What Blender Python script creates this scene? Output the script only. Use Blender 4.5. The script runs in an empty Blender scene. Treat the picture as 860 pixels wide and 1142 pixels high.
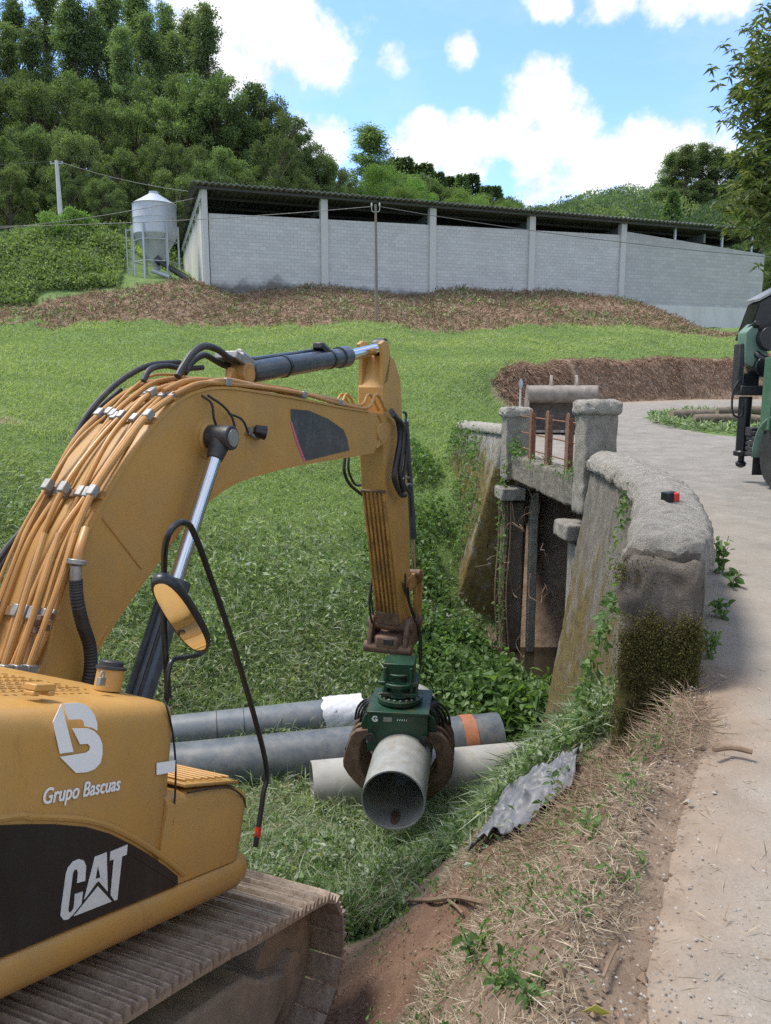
import bpy, bmesh, math, random
import numpy as np
from mathutils import Vector, Matrix
from math import sin, cos, tan, atan, atan2, radians, pi, sqrt

random.seed(7)
rng = np.random.default_rng(11)
SC = bpy.context.scene
COL = SC.collection

# ------------------------------------------------------------------ camera, sky, sun, exposure
FPX, HOR, CZ = 860.0, 430.0, 1.6            # focal length and horizon row of the photograph (860 x 1142), eye height
PITCH = atan((571 - HOR) / FPX)
cam = bpy.data.cameras.new('camera')
cam.sensor_fit = 'VERTICAL'
cam.sensor_height = 24.0
cam.lens = 24.0 * FPX / 1142.0
cam.clip_start, cam.clip_end = 0.05, 3000
camo = bpy.data.objects.new('camera', cam)
COL.objects.link(camo)
camo.location = (0, 0, CZ)
camo.rotation_euler = (pi / 2 - PITCH, 0, 0)
SC.camera = camo

def ray(px, py):
    x = (px - 430) / FPX
    d = (py - 571) / FPX
    return np.array([x, cos(PITCH) - d * sin(PITCH), -sin(PITCH) - d * cos(PITCH)])
CAM = np.array([0, 0, CZ])
def at(px, py, Y):
    r = ray(px, py)
    return CAM + r * (Y / r[1])

SUN_AZ, SUN_EL = radians(-75), radians(66)
w = bpy.data.worlds.new('World')
SC.world = w
w.use_nodes = True
nt = w.node_tree
nt.nodes.clear()
N = nt.nodes.new
LK = nt.links.new
out = N('ShaderNodeOutputWorld')
bg = N('ShaderNodeBackground')
bg.inputs['Strength'].default_value = 0.15
LK(bg.outputs[0], out.inputs[0])
sky = N('ShaderNodeTexSky')
sky.sky_type = 'NISHITA'
sky.sun_disc = False
sky.sun_elevation = SUN_EL
sky.sun_rotation = SUN_AZ % (2 * pi)
sky.air_density, sky.dust_density, sky.ozone_density = 1.0, 0.6, 1.6
tc = N('ShaderNodeTexCoord')
def vm(op, a, b=None):
    n = N('ShaderNodeVectorMath'); n.operation = op
    for i, v in enumerate((a, b)):
        if v is None: continue
        if hasattr(v, 'links'): LK(v, n.inputs[i])
        else: n.inputs[i].default_value = v
    return n.outputs['Value'] if op in ('DOT_PRODUCT', 'LENGTH') else n.outputs[0]
def mm(op, a, b=None, c=None):
    n = N('ShaderNodeMath'); n.operation = op
    for i, v in enumerate((a, b, c)):
        if v is None: continue
        if hasattr(v, 'links'): LK(v, n.inputs[i])
        else: n.inputs[i].default_value = v
    return n.outputs[0]
D = tc.outputs['Generated']
# clouds: soft lobes in the sky dome, given by direction, broken up by noise
clouds = [(225, 5, 80, 1), (290, 30, 85, 1), (350, 62, 55, 1), (255, 70, 70, 1), (437, 64, 26, .8), (400, 20, 40, .45), (365, 155, 38, 1), (330, 150, 40, 1),
          (515, 55, 24, .85), (602, 104, 46, 1), (628, 140, 48, 1), (585, 150, 40, .9), (470, 165, 44, 1), (520, 172, 44, 1), (545, 160, 30, .8), (600, 205, 42, .9),
          (660, 190, 45, .9), (720, 172, 50, .95), (765, 150, 36, .8), (800, 180, 50, .9), (620, -18, 42, .9), (680, -12, 46, 1), (750, -20, 48, 1), (820, -40, 60, 1), (825, 100, 26, .5),
          (150, -90, 180, .9), (500, -190, 120, .8), (900, -260, 200, .9), (-200, 60, 220, .8), (1150, 80, 180, .8)]
over = [((0, .1, 1), 24), ((-.6, -.2, .8), 26), ((.7, -.3, .7), 24), ((.1, -.9, .6), 26), ((-.9, -.6, .35), 22), ((.9, .3, .5), 20), ((-.5, .75, .9), 16), ((.5, -1, .25), 20), ((-1, .3, .6), 18)]  # unseen clouds added overhead and behind to whiten and brighten the ambient light
dens = None
for (px, py, r, s) in clouds:
    v = Vector(ray(px, py)).normalized()
    ang = r / FPX * (v.y if v.y > .3 else .5)
    dt = vm('DOT_PRODUCT', D, tuple(v))
    mr = N('ShaderNodeMapRange'); mr.clamp = True
    LK(dt, mr.inputs[0])
    mr.inputs[1].default_value = cos(ang * 1.05)
    mr.inputs[2].default_value = 1.0
    mr.inputs[3].default_value = 0.0
    mr.inputs[4].default_value = s
    dens = mr.outputs[0] if dens is None else mm('MAXIMUM', dens, mr.outputs[0])
for (v, deg) in over:
    v = Vector(v).normalized(); dt = vm('DOT_PRODUCT', D, tuple(v)); mr = N('ShaderNodeMapRange'); mr.clamp = True; LK(dt, mr.inputs[0])
    mr.inputs[1].default_value = cos(radians(deg * 1.3)); mr.inputs[2].default_value = cos(radians(deg * .3)); mr.inputs[3].default_value = 0; mr.inputs[4].default_value = 1
    dens = mm('MAXIMUM', dens, mr.outputs[0])
n1 = N('ShaderNodeTexNoise'); n1.inputs['Scale'].default_value = 9; n1.inputs['Detail'].default_value = 9; n1.inputs['Roughness'].default_value = .6
LK(D, n1.inputs['Vector'])
n2 = N('ShaderNodeTexNoise'); n2.inputs['Scale'].default_value = 30; n2.inputs['Detail'].default_value = 6; n2.inputs['Roughness'].default_value = .62
LK(D, n2.inputs['Vector'])
nn = mm('ADD', mm('MULTIPLY', mm('SUBTRACT', n1.outputs[0], .5), 2.4), mm('MULTIPLY', mm('SUBTRACT', n2.outputs[0], .5), .9))
dd = mm('ADD', dens, nn)
mr = N('ShaderNodeMapRange'); mr.interpolation_type = 'SMOOTHSTEP'
LK(dd, mr.inputs[0]); mr.inputs[1].default_value = .27; mr.inputs[2].default_value = .86
gate = N('ShaderNodeMapRange'); LK(dens, gate.inputs[0]); gate.inputs[1].default_value = 0; gate.inputs[2].default_value = .12
cl = mm('MULTIPLY', mr.outputs[0], gate.outputs[0])
# thin high veil
n3 = N('ShaderNodeTexNoise'); n3.inputs['Scale'].default_value = 3.2; n3.inputs['Detail'].default_value = 7; n3.inputs['Roughness'].default_value = .65
LK(vm('MULTIPLY', D, (1, 1, 2.6)), n3.inputs['Vector'])
veil = N('ShaderNodeMapRange'); LK(n3.outputs[0], veil.inputs[0]); veil.inputs[1].default_value = .45; veil.inputs[2].default_value = .85; veil.inputs[4].default_value = .35
cl = mm('MAXIMUM', cl, veil.outputs[0])
ccol = N('ShaderNodeValToRGB')
LK(mm('ADD', mm('MULTIPLY', n2.outputs[0], .5), mm('MULTIPLY', n1.outputs[0], .5)), ccol.inputs[0])
ccol.color_ramp.elements[0].position = .36; ccol.color_ramp.elements[0].color = (.62, .67, .74, 1)
ccol.color_ramp.elements[1].position = .6; ccol.color_ramp.elements[1].color = (1, 1, 1, 1)
cs_ = vm('SCALE', ccol.outputs[0]); CLOUD_SCALE = cs_.node; CLOUD_SCALE.inputs['Scale'].default_value = 2.65
skyt = vm('MULTIPLY', sky.outputs[0], (.49, .575, .72))
mx = N('ShaderNodeMix'); mx.data_type = 'RGBA'
LK(cl, mx.inputs[0]); LK(skyt, mx.inputs[6]); LK(cs_, mx.inputs[7])
LK(mx.outputs[2], bg.inputs[0])

sun = bpy.data.lights.new('sun', 'SUN')
sun.energy = 1.4
sun.angle = radians(16)
sun.color = (1.0, .95, .87)
suno = bpy.data.objects.new('sun', sun)
COL.objects.link(suno)
sd = Vector((cos(SUN_EL) * sin(SUN_AZ), cos(SUN_EL) * cos(SUN_AZ), sin(SUN_EL)))
suno.rotation_euler = sd.to_track_quat('Z', 'Y').to_euler()
suno.location = sd * 60

vs = SC.view_settings
vs.view_transform = 'Standard'; vs.look = 'None'; vs.gamma = 1.0; vs.use_curve_mapping = False
vs.exposure = 1.7
SC.render.engine = 'CYCLES'
SC.cycles.max_bounces = 6
SC.cycles.use_denoising = False

# ------------------------------------------------------------------ helpers
def tag(o, label=None, cat=None, group=None, kind=None):
    if label: o['label'] = label
    if cat: o['category'] = cat
    if group: o['group'] = group
    if kind: o['kind'] = kind
    return o

def thing(name, label, cat, loc=(0, 0, 0), group=None, rotz=0):
    o = bpy.data.objects.new(name, None)
    COL.objects.link(o)
    o.location = [float(v) for v in loc]
    o.rotation_euler = (0, 0, rotz)
    o.empty_display_size = .2
    return tag(o, label, cat, group)

def link(name, me, mats, parent=None, local=False):
    o = bpy.data.objects.new(name, me)
    COL.objects.link(o)
    for m in (mats if isinstance(mats, (list, tuple)) else [mats]):
        me.materials.append(m)
    if parent is not None:
        o.parent = parent
        if not local and parent.type == 'EMPTY':
            o.matrix_parent_inverse = Matrix.Translation(-Vector(parent.location))
    return o

def copy_thing(src, loc, scale=1.0, rotz=0.0, label=None):
    c = src.copy(); COL.objects.link(c)
    c.location = [float(v) for v in loc]
    c.scale = (scale, scale, scale) if not isinstance(scale, tuple) else scale
    c.rotation_euler = (0, 0, rotz)
    if label: c['label'] = label
    for ch in src.children:
        d = ch.copy(); COL.objects.link(d); d.parent = c
        for g in ch.children:
            e = g.copy(); COL.objects.link(e); e.parent = d
    return c

class MB:
    def __init__(s): s.v = []; s.f = []; s.m = []; s.mi = 0
    def add(s, vs, fs):
        b = len(s.v)
        s.v += [tuple(float(c) for c in v) for v in vs]
        s.f += [tuple(b + i for i in f) for f in fs]
        s.m += [s.mi] * len(fs)
        return s
    def box(s, c, size, ax=None):
        c = np.array(c, float)
        A = np.eye(3) if ax is None else np.array(ax, float)
        h = np.array(size) / 2
        vs = [c + A[0] * h[0] * i + A[1] * h[1] * j + A[2] * h[2] * k for i in (-1, 1) for j in (-1, 1) for k in (-1, 1)]
        return s.add(vs, [(0, 1, 3, 2), (4, 6, 7, 5), (0, 4, 5, 1), (2, 3, 7, 6), (0, 2, 6, 4), (1, 5, 7, 3)])
    def prism(s, pts, ext):
        n = len(pts); e = np.array(ext, float)
        vs = [np.array(p, float) for p in pts]
        vs = vs + [p + e for p in vs]
        return s.add(vs, [tuple(range(n)), tuple(range(2 * n - 1, n - 1, -1))] + [(i, (i + 1) % n, n + (i + 1) % n, n + i) for i in range(n)])
    def tube(s, pts, r, n=10, caps=True, closed=False):
        pts = [np.array(p, float) for p in pts]
        k = len(pts)
        rs = r if hasattr(r, '__len__') else [r] * k
        up = None; vs = []
        for i, p in enumerate(pts):
            a = pts[max(i - 1, 0)]; b = pts[min(i + 1, k - 1)]
            t = b - a; t = t / (np.linalg.norm(t) + 1e-9)
            if up is None:
                ref = np.array([0, 0, 1.]) if abs(t[2]) < .9 else np.array([1., 0, 0])
            else: ref = up
            x = np.cross(t, ref); x /= np.linalg.norm(x) + 1e-9
            y = np.cross(x, t); up = y
            for j in range(n):
                q = 2 * pi * j / n
                vs.append(p + (x * cos(q) + y * sin(q)) * rs[i])
        fs = [(i * n + j, i * n + (j + 1) % n, (i + 1) * n + (j + 1) % n, (i + 1) * n + j) for i in range(k - 1) for j in range(n)]
        if caps: fs += [tuple(range(n))[::-1], tuple((k - 1) * n + j for j in range(n))]
        return s.add(vs, fs)
    def cyl(s, a, b, r, n=20, r2=None): return s.tube([a, b], [r, r if r2 is None else r2], n)
    def pipe(s, a, b, ro, ri, n=48):
        a = np.array(a, float); b = np.array(b, float)
        t = (b - a) / np.linalg.norm(b - a)
        ref = np.array([0, 0, 1.]); x = np.cross(t, ref); x /= np.linalg.norm(x); y = np.cross(x, t)
        ring = lambda p, r: [p + (x * cos(2 * pi * j / n) + y * sin(2 * pi * j / n)) * r for j in range(n)]
        ks = 12
        rings = [ring(a + (b - a) * i / ks, ro) for i in range(ks + 1)] + [ring(b - (b - a) * i / ks, ri) for i in range(ks + 1)]
        m = len(rings)
        vs = [p for rg in rings for p in rg]
        return s.add(vs, [(i * n + j, i * n + (j + 1) % n, ((i + 1) % m) * n + (j + 1) % n, ((i + 1) % m) * n + j) for i in range(m) for j in range(n)])
    def lathe(s, prof, o, n=32, ax=None):
        """prof: (radius, height) pairs about the axis ax[2] at o"""
        A = np.eye(3) if ax is None else np.array(ax, float)
        o = np.array(o, float); k = len(prof)
        vs = [o + (A[0] * cos(2 * pi * j / n) + A[1] * sin(2 * pi * j / n)) * max(r, 1e-4) + A[2] * h for (r, h) in prof for j in range(n)]
        return s.add(vs, [(i * n + j, i * n + (j + 1) % n, (i + 1) * n + (j + 1) % n, (i + 1) * n + j) for i in range(k - 1) for j in range(n)]
                     + [tuple(range(n))[::-1], tuple((k - 1) * n + j for j in range(n))])
    def build(s, name, mats, parent=None, smooth=35, bev=0, seg=2, local=False):
        me = bpy.data.meshes.new(name)
        me.from_pydata(s.v, [], s.f)
        me.polygons.foreach_set('material_index', s.m)
        bm = bmesh.new(); bm.from_mesh(me)
        bmesh.ops.recalc_face_normals(bm, faces=bm.faces)
        bm.to_mesh(me); bm.free()
        if smooth:
            me.polygons.foreach_set('use_smooth', [True] * len(me.polygons))
            me.set_sharp_from_angle(angle=radians(smooth))
        o = link(name, me, mats, parent, local)
        if bev:
            b = o.modifiers.new('bevel', 'BEVEL'); b.width = bev; b.segments = seg; b.limit_method = 'ANGLE'; b.angle_limit = radians(35)
            b.harden_normals = False
        return o

def smoothpath(pts, k=6):
    """Catmull-Rom through pts"""
    P = [np.array(p, float) for p in pts]
    P = [2 * P[0] - P[1]] + P + [2 * P[-1] - P[-2]]
    o = []
    for i in range(1, len(P) - 2):
        for j in range(k):
            t = j / k
            o.append(.5 * ((2 * P[i]) + (-P[i - 1] + P[i + 1]) * t + (2 * P[i - 1] - 5 * P[i] + 4 * P[i + 1] - P[i + 2]) * t * t + (-P[i - 1] + 3 * P[i] - 3 * P[i + 1] + P[i + 2]) * t ** 3))
    o.append(P[-2])
    return o

def hash3(i, j, k):
    n = (i * 374761393 + j * 668265263 + k * 1274126177) & 0x7fffffff
    n = ((n ^ (n >> 13)) * 1274126177) & 0x7fffffff
    return ((n ^ (n >> 16)) & 0xffff) / 65535.0
def vnoise(P, sc, octv=3):
    P = np.asarray(P, float)
    tot = np.zeros(len(P)); amp = 1; nrm = 0
    for o in range(octv):
        Q = P * sc * 2 ** o + 17.3 * o
        I = np.floor(Q).astype(np.int64); Fr = Q - I; Fr = Fr * Fr * (3 - 2 * Fr)
        acc = 0
        for a in (0, 1):
            for b in (0, 1):
                for c in (0, 1):
                    wgt = (Fr[:, 0] if a else 1 - Fr[:, 0]) * (Fr[:, 1] if b else 1 - Fr[:, 1]) * (Fr[:, 2] if c else 1 - Fr[:, 2])
                    acc = acc + wgt * hash3(I[:, 0] + a, I[:, 1] + b, I[:, 2] + c)
        tot += amp * acc; nrm += amp; amp *= .5
    return tot / nrm * 2 - 1

def fastmesh(name, V, Fq, mats, parent=None, smooth=False, mi=None, local=False):
    V = np.asarray(V, np.float32); Fq = np.asarray(Fq, np.int32)
    me = bpy.data.meshes.new(name)
    n, k = Fq.shape
    me.vertices.add(len(V)); me.vertices.foreach_set('co', V.ravel())
    me.loops.add(n * k); me.loops.foreach_set('vertex_index', Fq.ravel())
    me.polygons.add(n)
    me.polygons.foreach_set('loop_start', np.arange(0, n * k, k, dtype=np.int32))
    if mi is not None: me.polygons.foreach_set('material_index', np.asarray(mi, np.int32))
    me.polygons.foreach_set('use_smooth', np.full(n, smooth))
    me.update(calc_edges=True)
    return link(name, me, mats, parent, local)

def unit(v): return v / (np.linalg.norm(v, axis=-1, keepdims=True) + 1e-9)
def cards(P, Dr, L, W, fold=.15, droop=0.0, rg=None):
    """leaf-shaped quads: base P, direction Dr, length L, width W"""
    rg = rg or rng
    P = np.asarray(P, float); n = len(P)
    Dr = unit(np.asarray(Dr, float))
    L = np.broadcast_to(np.asarray(L, float), (n,))[:, None]; W = np.broadcast_to(np.asarray(W, float), (n,))[:, None]
    S = unit(np.cross(Dr, rg.normal(size=(n, 3))))
    Nn = np.cross(S, Dr)
    mid = P + Dr * L * .45 + Nn * L * fold
    tip = P + Dr * L + np.array([0, 0, -1.]) * L * droop
    V = np.stack([P, mid - S * W / 2, tip, mid + S * W / 2], 1).reshape(-1, 3)
    Fq = np.arange(4 * n).reshape(n, 4)
    return V, Fq
def cards6(P, Dr, L, W, fold=.12, droop=.15, rg=None):
    """pointed oval leaves with six corners"""
    rg = rg or rng
    P = np.asarray(P, float); n = len(P); Dr = unit(np.asarray(Dr, float))
    L = np.broadcast_to(np.asarray(L, float), (n,))[:, None]; W = np.broadcast_to(np.asarray(W, float), (n,))[:, None]
    S = unit(np.cross(Dr, rg.normal(size=(n, 3)))); Nn = np.cross(S, Dr)
    Nn = Nn * np.sign(Nn[:, 2:3] + 1e-9); dn = np.array([0, 0, -1.])
    m1 = P + Dr * L * .28 + Nn * L * fold * .8; m2 = P + Dr * L * .66 + Nn * L * fold + dn * L * droop * .4
    V = np.stack([P, m1 - S * W * .42 , m2 - S * W * .36, P + Dr * L + dn * L * droop, m2 + S * W * .36, m1 + S * W * .42], 1).reshape(-1, 3)
    return V, np.arange(6 * n).reshape(n, 6)
def rdir(n, up=0.0, rg=None):
    v = (rg or rng).normal(size=(n, 3)); v = unit(v); v[:, 2] += up
    return unit(v)

# ------------------------------------------------------------------ materials
def newmat(name):
    m = bpy.data.materials.new(name); m.use_nodes = True
    t = m.node_tree
    return m, t, t.nodes['Principled BSDF']
def ramp(t, fac, stops):
    r = t.nodes.new('ShaderNodeValToRGB')
    e = r.color_ramp.elements
    e[0].position, e[0].color = stops[0][0], (*stops[0][1], 1)
    e[1].position, e[1].color = stops[-1][0], (*stops[-1][1], 1)
    for p, c in stops[1:-1]:
        q = e.new(p); q.color = (*c, 1)
    t.links.new(fac, r.inputs[0])
    return r.outputs[0]
def nz(t, scale, detail=6, rough=.6, stretch=None, vec=None):
    n = t.nodes.new('ShaderNodeTexNoise')
    n.inputs['Scale'].default_value = scale; n.inputs['Detail'].default_value = detail; n.inputs['Roughness'].default_value = rough
    if vec is None:
        c = t.nodes.new('ShaderNodeTexCoord'); vec = c.outputs['Object']
    if stretch:
        mp = t.nodes.new('ShaderNodeMapping'); mp.inputs['Scale'].default_value = stretch
        t.links.new(vec, mp.inputs[0]); vec = mp.outputs[0]
    t.links.new(vec, n.inputs['Vector'])
    return n.outputs[0]
def mixc(t, fac, a, b, mode='MIX'):
    m = t.nodes.new('ShaderNodeMix'); m.data_type = 'RGBA'; m.blend_type = mode
    for i, v in ((0, fac), (6, a), (7, b)):
        if hasattr(v, 'links'): t.links.new(v, m.inputs[i])
        elif i == 0: m.inputs[0].default_value = v
        else: m.inputs[i].default_value = (*v, 1)
    return m.outputs[2]
def mrange(t, v, a, b, c=0., d=1.):
    n = t.nodes.new('ShaderNodeMapRange'); t.links.new(v, n.inputs[0])
    for i, q in enumerate((a, b, c, d)): n.inputs[i + 1].default_value = q
    return n.outputs[0]
def mth(t, op, a, b=None):
    n = t.nodes.new('ShaderNodeMath'); n.operation = op
    for i, v in enumerate((a, b)):
        if v is None: continue
        if hasattr(v, 'links'): t.links.new(v, n.inputs[i])
        else: n.inputs[i].default_value = v
    return n.outputs[0]
def bump(t, b, h, strength, dist=.02):
    n = t.nodes.new('ShaderNodeBump'); n.inputs['Strength'].default_value = strength; n.inputs['Distance'].default_value = dist
    t.links.new(h, n.inputs['Height']); t.links.new(n.outputs[0], b.inputs['Normal'])
def objz(t, axis='Z'):
    c = t.nodes.new('ShaderNodeTexCoord'); s = t.nodes.new('ShaderNodeSeparateXYZ')
    t.links.new(c.outputs['Object'], s.inputs[0]); return s.outputs[axis]

def paint(name, col, rough=.45, var=.25, sc=3, metal=0, dirt=None, dirt_amt=.5, dsc=5, bs=.05, lo=.5, hi=.75, stretch=None, spec=.5):
    m, t, b = newmat(name)
    c = np.array(col)
    base = ramp(t, nz(t, sc, stretch=stretch), [(.3, tuple(c * (1 - var))), (.7, tuple(np.minimum(c * (1 + var), 1)))])
    if dirt is not None:
        f = mrange(t, nz(t, dsc, 9, .68, stretch=stretch), lo, hi, 0, dirt_amt)
        base = mixc(t, f, base, dirt)
    t.links.new(base, b.inputs['Base Color'])
    rr = mrange(t, nz(t, sc * 4), .3, .7, max(rough - .12, .05), min(rough + .12, 1)); t.links.new(rr, b.inputs['Roughness'])
    b.inputs['Metallic'].default_value = metal
    b.inputs['Specular IOR Level'].default_value = spec
    if bs: bump(t, b, nz(t, sc * 12, 5), bs, .01)
    return m

def leafmat(name, cols, transl=.45, rough=.55, obvar=True):
    m, t, b = newmat(name)
    g = t.nodes.new('ShaderNodeNewGeometry')
    n = len(cols)
    col = ramp(t, g.outputs['Random Per Island'], [(i / (n - 1), c) for i, c in enumerate(cols)])
    if obvar:
        oi = t.nodes.new('ShaderNodeObjectInfo')
        hs = t.nodes.new('ShaderNodeHueSaturation')
        t.links.new(mrange(t, oi.outputs['Random'], 0, 1, .487, .52), hs.inputs['Hue'])
        t.links.new(mrange(t, mth(t, 'FRACT', mth(t, 'MULTIPLY', oi.outputs['Random'], 7.31)), 0, 1, .65, 1.25), hs.inputs['Value'])
        t.links.new(col, hs.inputs['Color']); col = hs.outputs[0]
    t.links.new(col, b.inputs['Base Color'])
    b.inputs['Roughness'].default_value = rough
    b.inputs['Specular IOR Level'].default_value = .3
    tr = t.nodes.new('ShaderNodeBsdfTranslucent')
    t.links.new(mixc(t, 1.0, col, (1.1, 1.25, .5), 'MULTIPLY'), tr.inputs[0])
    ms = t.nodes.new('ShaderNodeMixShader'); ms.inputs[0].default_value = transl
    t.links.new(b.outputs[0], ms.inputs[1]); t.links.new(tr.outputs[0], ms.inputs[2])
    t.links.new(ms.outputs[0], t.nodes['Material Output'].inputs[0])
    return m

M = {}
YEL = (.44, .24, .062)
def grimy(name, rough):
    m, t, b = newmat(name)
    c = np.array(YEL)
    col = ramp(t, nz(t, 1.6), [(.3, tuple(c * .92)), (.7, tuple(c * 1.08))])
    col = mixc(t, mrange(t, nz(t, 2.2, 10, .7), .46, .75, 0, .6), col, (.30, .205, .10))           # dried dust
    col = mixc(t, mrange(t, nz(t, 6, 10, .75, stretch=(1, 1, .22)), .58, .72, 0, .5), col, (.20, .11, .035))   # run-off streaks
    col = mixc(t, mrange(t, nz(t, 24, 8, .8), .66, .72, 0, .8), col, (.11, .06, .03))                # chips and grease spots
    t.links.new(col, b.inputs['Base Color'])
    t.links.new(mrange(t, nz(t, 5, 8, .7), .3, .7, rough - .14, rough + .2), b.inputs['Roughness'])
    bump(t, b, nz(t, 14, 6), .04, .01)
    return m
M['yellow'] = grimy('yellow_paint', .42)
M['yellow_worn'] = paint('worn_yellow_paint', (.40, .20, .05), .55, .2, 4, dirt=(.10, .055, .03), dirt_amt=.85, dsc=5, lo=.42, hi=.7, bs=.08)
M['yellow_tube'] = paint('yellow_tube_paint', (.42, .21, .055), .4, .12, 6, dirt=(.25, .12, .05), dirt_amt=.6, dsc=12, bs=.02)
M['rustbrown'] = paint('rust_brown', (.13, .075, .046), .7, .45, 7, dirt=(.27, .165, .10), dirt_amt=.7, dsc=9, bs=.35)
M['post_rust'] = paint('post_rust', (.17, .08, .048), .8, .35, 10, dirt=(.32, .17, .09), dirt_amt=.6, dsc=20, bs=.3)
M['darkmetal'] = paint('dark_metal', (.035, .036, .038), .5, .3, 8, metal=.3, dirt=(.12, .09, .07), dirt_amt=.5, dsc=9, bs=.08)
M['slate'] = paint('slate_cylinder_paint', (.045, .055, .065), .32, .2, 5, dirt=(.13, .13, .12), dirt_amt=.5, dsc=6, bs=.02)
M['chrome'] = paint('chrome', (.62, .64, .66), .16, .05, 6, metal=1, bs=0)
M['zinc'] = paint('zinc', (.30, .295, .28), .5, .25, 15, metal=.6, dirt=(.2, .16, .12), dirt_amt=.5, dsc=30, bs=.1)
M['rubber'] = paint('black_rubber', (.018, .018, .019), .5, .3, 10, dirt=(.08, .075, .07), dirt_amt=.5, dsc=8, bs=.03)
M['black'] = paint('black_gloss', (.008, .009, .011), .33, .3, 5, dirt=(.05, .05, .055), dirt_amt=.5, dsc=4, stretch=(1, 1, .3), bs=0)
M['white'] = paint('white_vinyl', (.78, .78, .76), .45, .03, 4, bs=0)
M['catwhite'] = paint('worn_white_vinyl', (.62, .62, .60), .5, .08, 8, dirt=(.35, .34, .33), dirt_amt=.5, dsc=20, bs=0)
M['pink'] = paint('pink_strip', (.5, .12, .22), .5, .1, 6, bs=0)
M['green'] = paint('grapple_green', (.012, .05, .027), .42, .25, 5, dirt=(.09, .055, .03), dirt_amt=.75, dsc=6, lo=.5, hi=.72, bs=.05)
M['track'] = paint('track_steel', (.36, .285, .22), .5, .35, 9, metal=.1, dirt=(.12, .08, .055), dirt_amt=.8, dsc=10, lo=.45, hi=.65, bs=.25)
M['trackframe'] = paint('muddy_track_frame', (.25, .215, .18), .75, .35, 4, dirt=(.40, .32, .24), dirt_amt=.7, dsc=5, lo=.42, hi=.65, bs=.3)
M['red'] = paint('red_plastic', (.55, .03, .02), .35, .1, 6, bs=0)
M['pipegrey'] = paint('grey_pipe', (.29, .295, .28), .5, .15, 3, dirt=(.20, .165, .12), dirt_amt=.75, dsc=5, lo=.45, hi=.7, bs=.08)
M['pipedark'] = paint('dark_pipe', (.085, .10, .11), .42, .2, 2.5, dirt=(.21, .20, .18), dirt_amt=.7, dsc=4, lo=.45, hi=.72, bs=.05)
M['pipemid'] = paint('mid_grey_pipe', (.13, .15, .165), .42, .12, 2.5, dirt=(.26, .25, .23), dirt_amt=.7, dsc=4, lo=.45, hi=.72, bs=.05)
M['pipepale'] = paint('pale_grey_pipe', (.34, .33, .30), .6, .15, 3, dirt=(.24, .19, .13), dirt_amt=.6, dsc=4, bs=.08)
M['band'] = paint('orange_band', (.33, .12, .055), .6, .2, 8, dirt=(.2, .16, .13), dirt_amt=.6, dsc=14, bs=.05)
M['plastic'] = paint('white_plastic_film', (.62, .63, .65), .3, .12, 10, bs=.3)
M['tarp'] = paint('grey_tarp', (.15, .155, .17), .5, .25, 8, dirt=(.16, .13, .10), dirt_amt=.5, dsc=8, bs=.2)
M['truckgreen'] = paint('truck_green', (.05, .125, .07), .5, .15, 4, dirt=(.16, .18, .15), dirt_amt=.4, dsc=7, bs=.02)
M['truckpale'] = paint('truck_pale_green', (.12, .20, .15), .5, .15, 4, dirt=(.2, .2, .18), dirt_amt=.4, dsc=7, bs=.02)
M['bucketsteel'] = paint('bucket_steel', (.24, .20, .17), .6, .3, 6, metal=.1, dirt=(.30, .27, .24), dirt_amt=.7, dsc=5, bs=.2)
M['galv'] = paint('galvanised_sheet', (.39, .42, .45), .42, .06, 2, dirt=(.38, .42, .46), dirt_amt=.5, dsc=3, bs=.02, metal=.2)
M['wood'] = paint('weathered_pole_wood', (.20, .16, .125), .85, .25, 6, stretch=(1, 1, .08), bs=.3)
M['polewhite'] = paint('pale_concrete_pole', (.5, .5, .48), .8, .1, 3, bs=.1)
M['bark'] = paint('bark', (.075, .058, .042), .9, .35, 6, stretch=(1, 1, .25), dirt=(.14, .13, .10), dirt_amt=.6, dsc=5, bs=.6)
M['logbark'] = paint('log_bark', (.15, .115, .085), .9, .35, 8, dirt=(.27, .22, .14), dirt_amt=.7, dsc=6, bs=.6)
M['logend'] = paint('log_end_wood', (.23, .185, .125), .85, .2, 10, bs=.2)
M['twig'] = paint('dry_twig', (.19, .125, .08), .9, .3, 10, bs=.2)
M['wire'] = paint('wire', (.09, .09, .09), .6, .1, 3, bs=0)
M['barnpanel'] = paint('pale_render', (.56, .56, .53), .85, .06, 1.5, dirt=(.32, .30, .26), dirt_amt=.55, dsc=1.2, stretch=(1, 1, .25), bs=.08)
M['barncol'] = paint('barn_concrete', (.48, .475, .46), .85, .08, 3, dirt=(.3, .29, .27), dirt_amt=.5, dsc=3, bs=.1)
M['barnfascia'] = paint('dark_fascia', (.07, .075, .07), .8, .2, 3, bs=0)
M['barndark'] = paint('barn_interior_shade', (.05, .05, .055), .9, .2, 2, bs=0)  # shade inside the barn is put into this dark wall colour
M['steelgrey'] = paint('barn_steel', (.16, .17, .17), .6, .15, 4, bs=0)
M['leafdry'] = paint('yellowed_leaf', (.40, .36, .06), .6, .2, 20, bs=.1)

def roofmat():
    m, t, b = newmat('fibre_cement_roof')
    t.links.new(ramp(t, nz(t, 1.2), [(.3, (.10, .105, .085)), (.7, (.19, .20, .17))]), b.inputs['Base Color'])
    b.inputs['Roughness'].default_value = .9
    return m
M['roof'] = roofmat()

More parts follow.
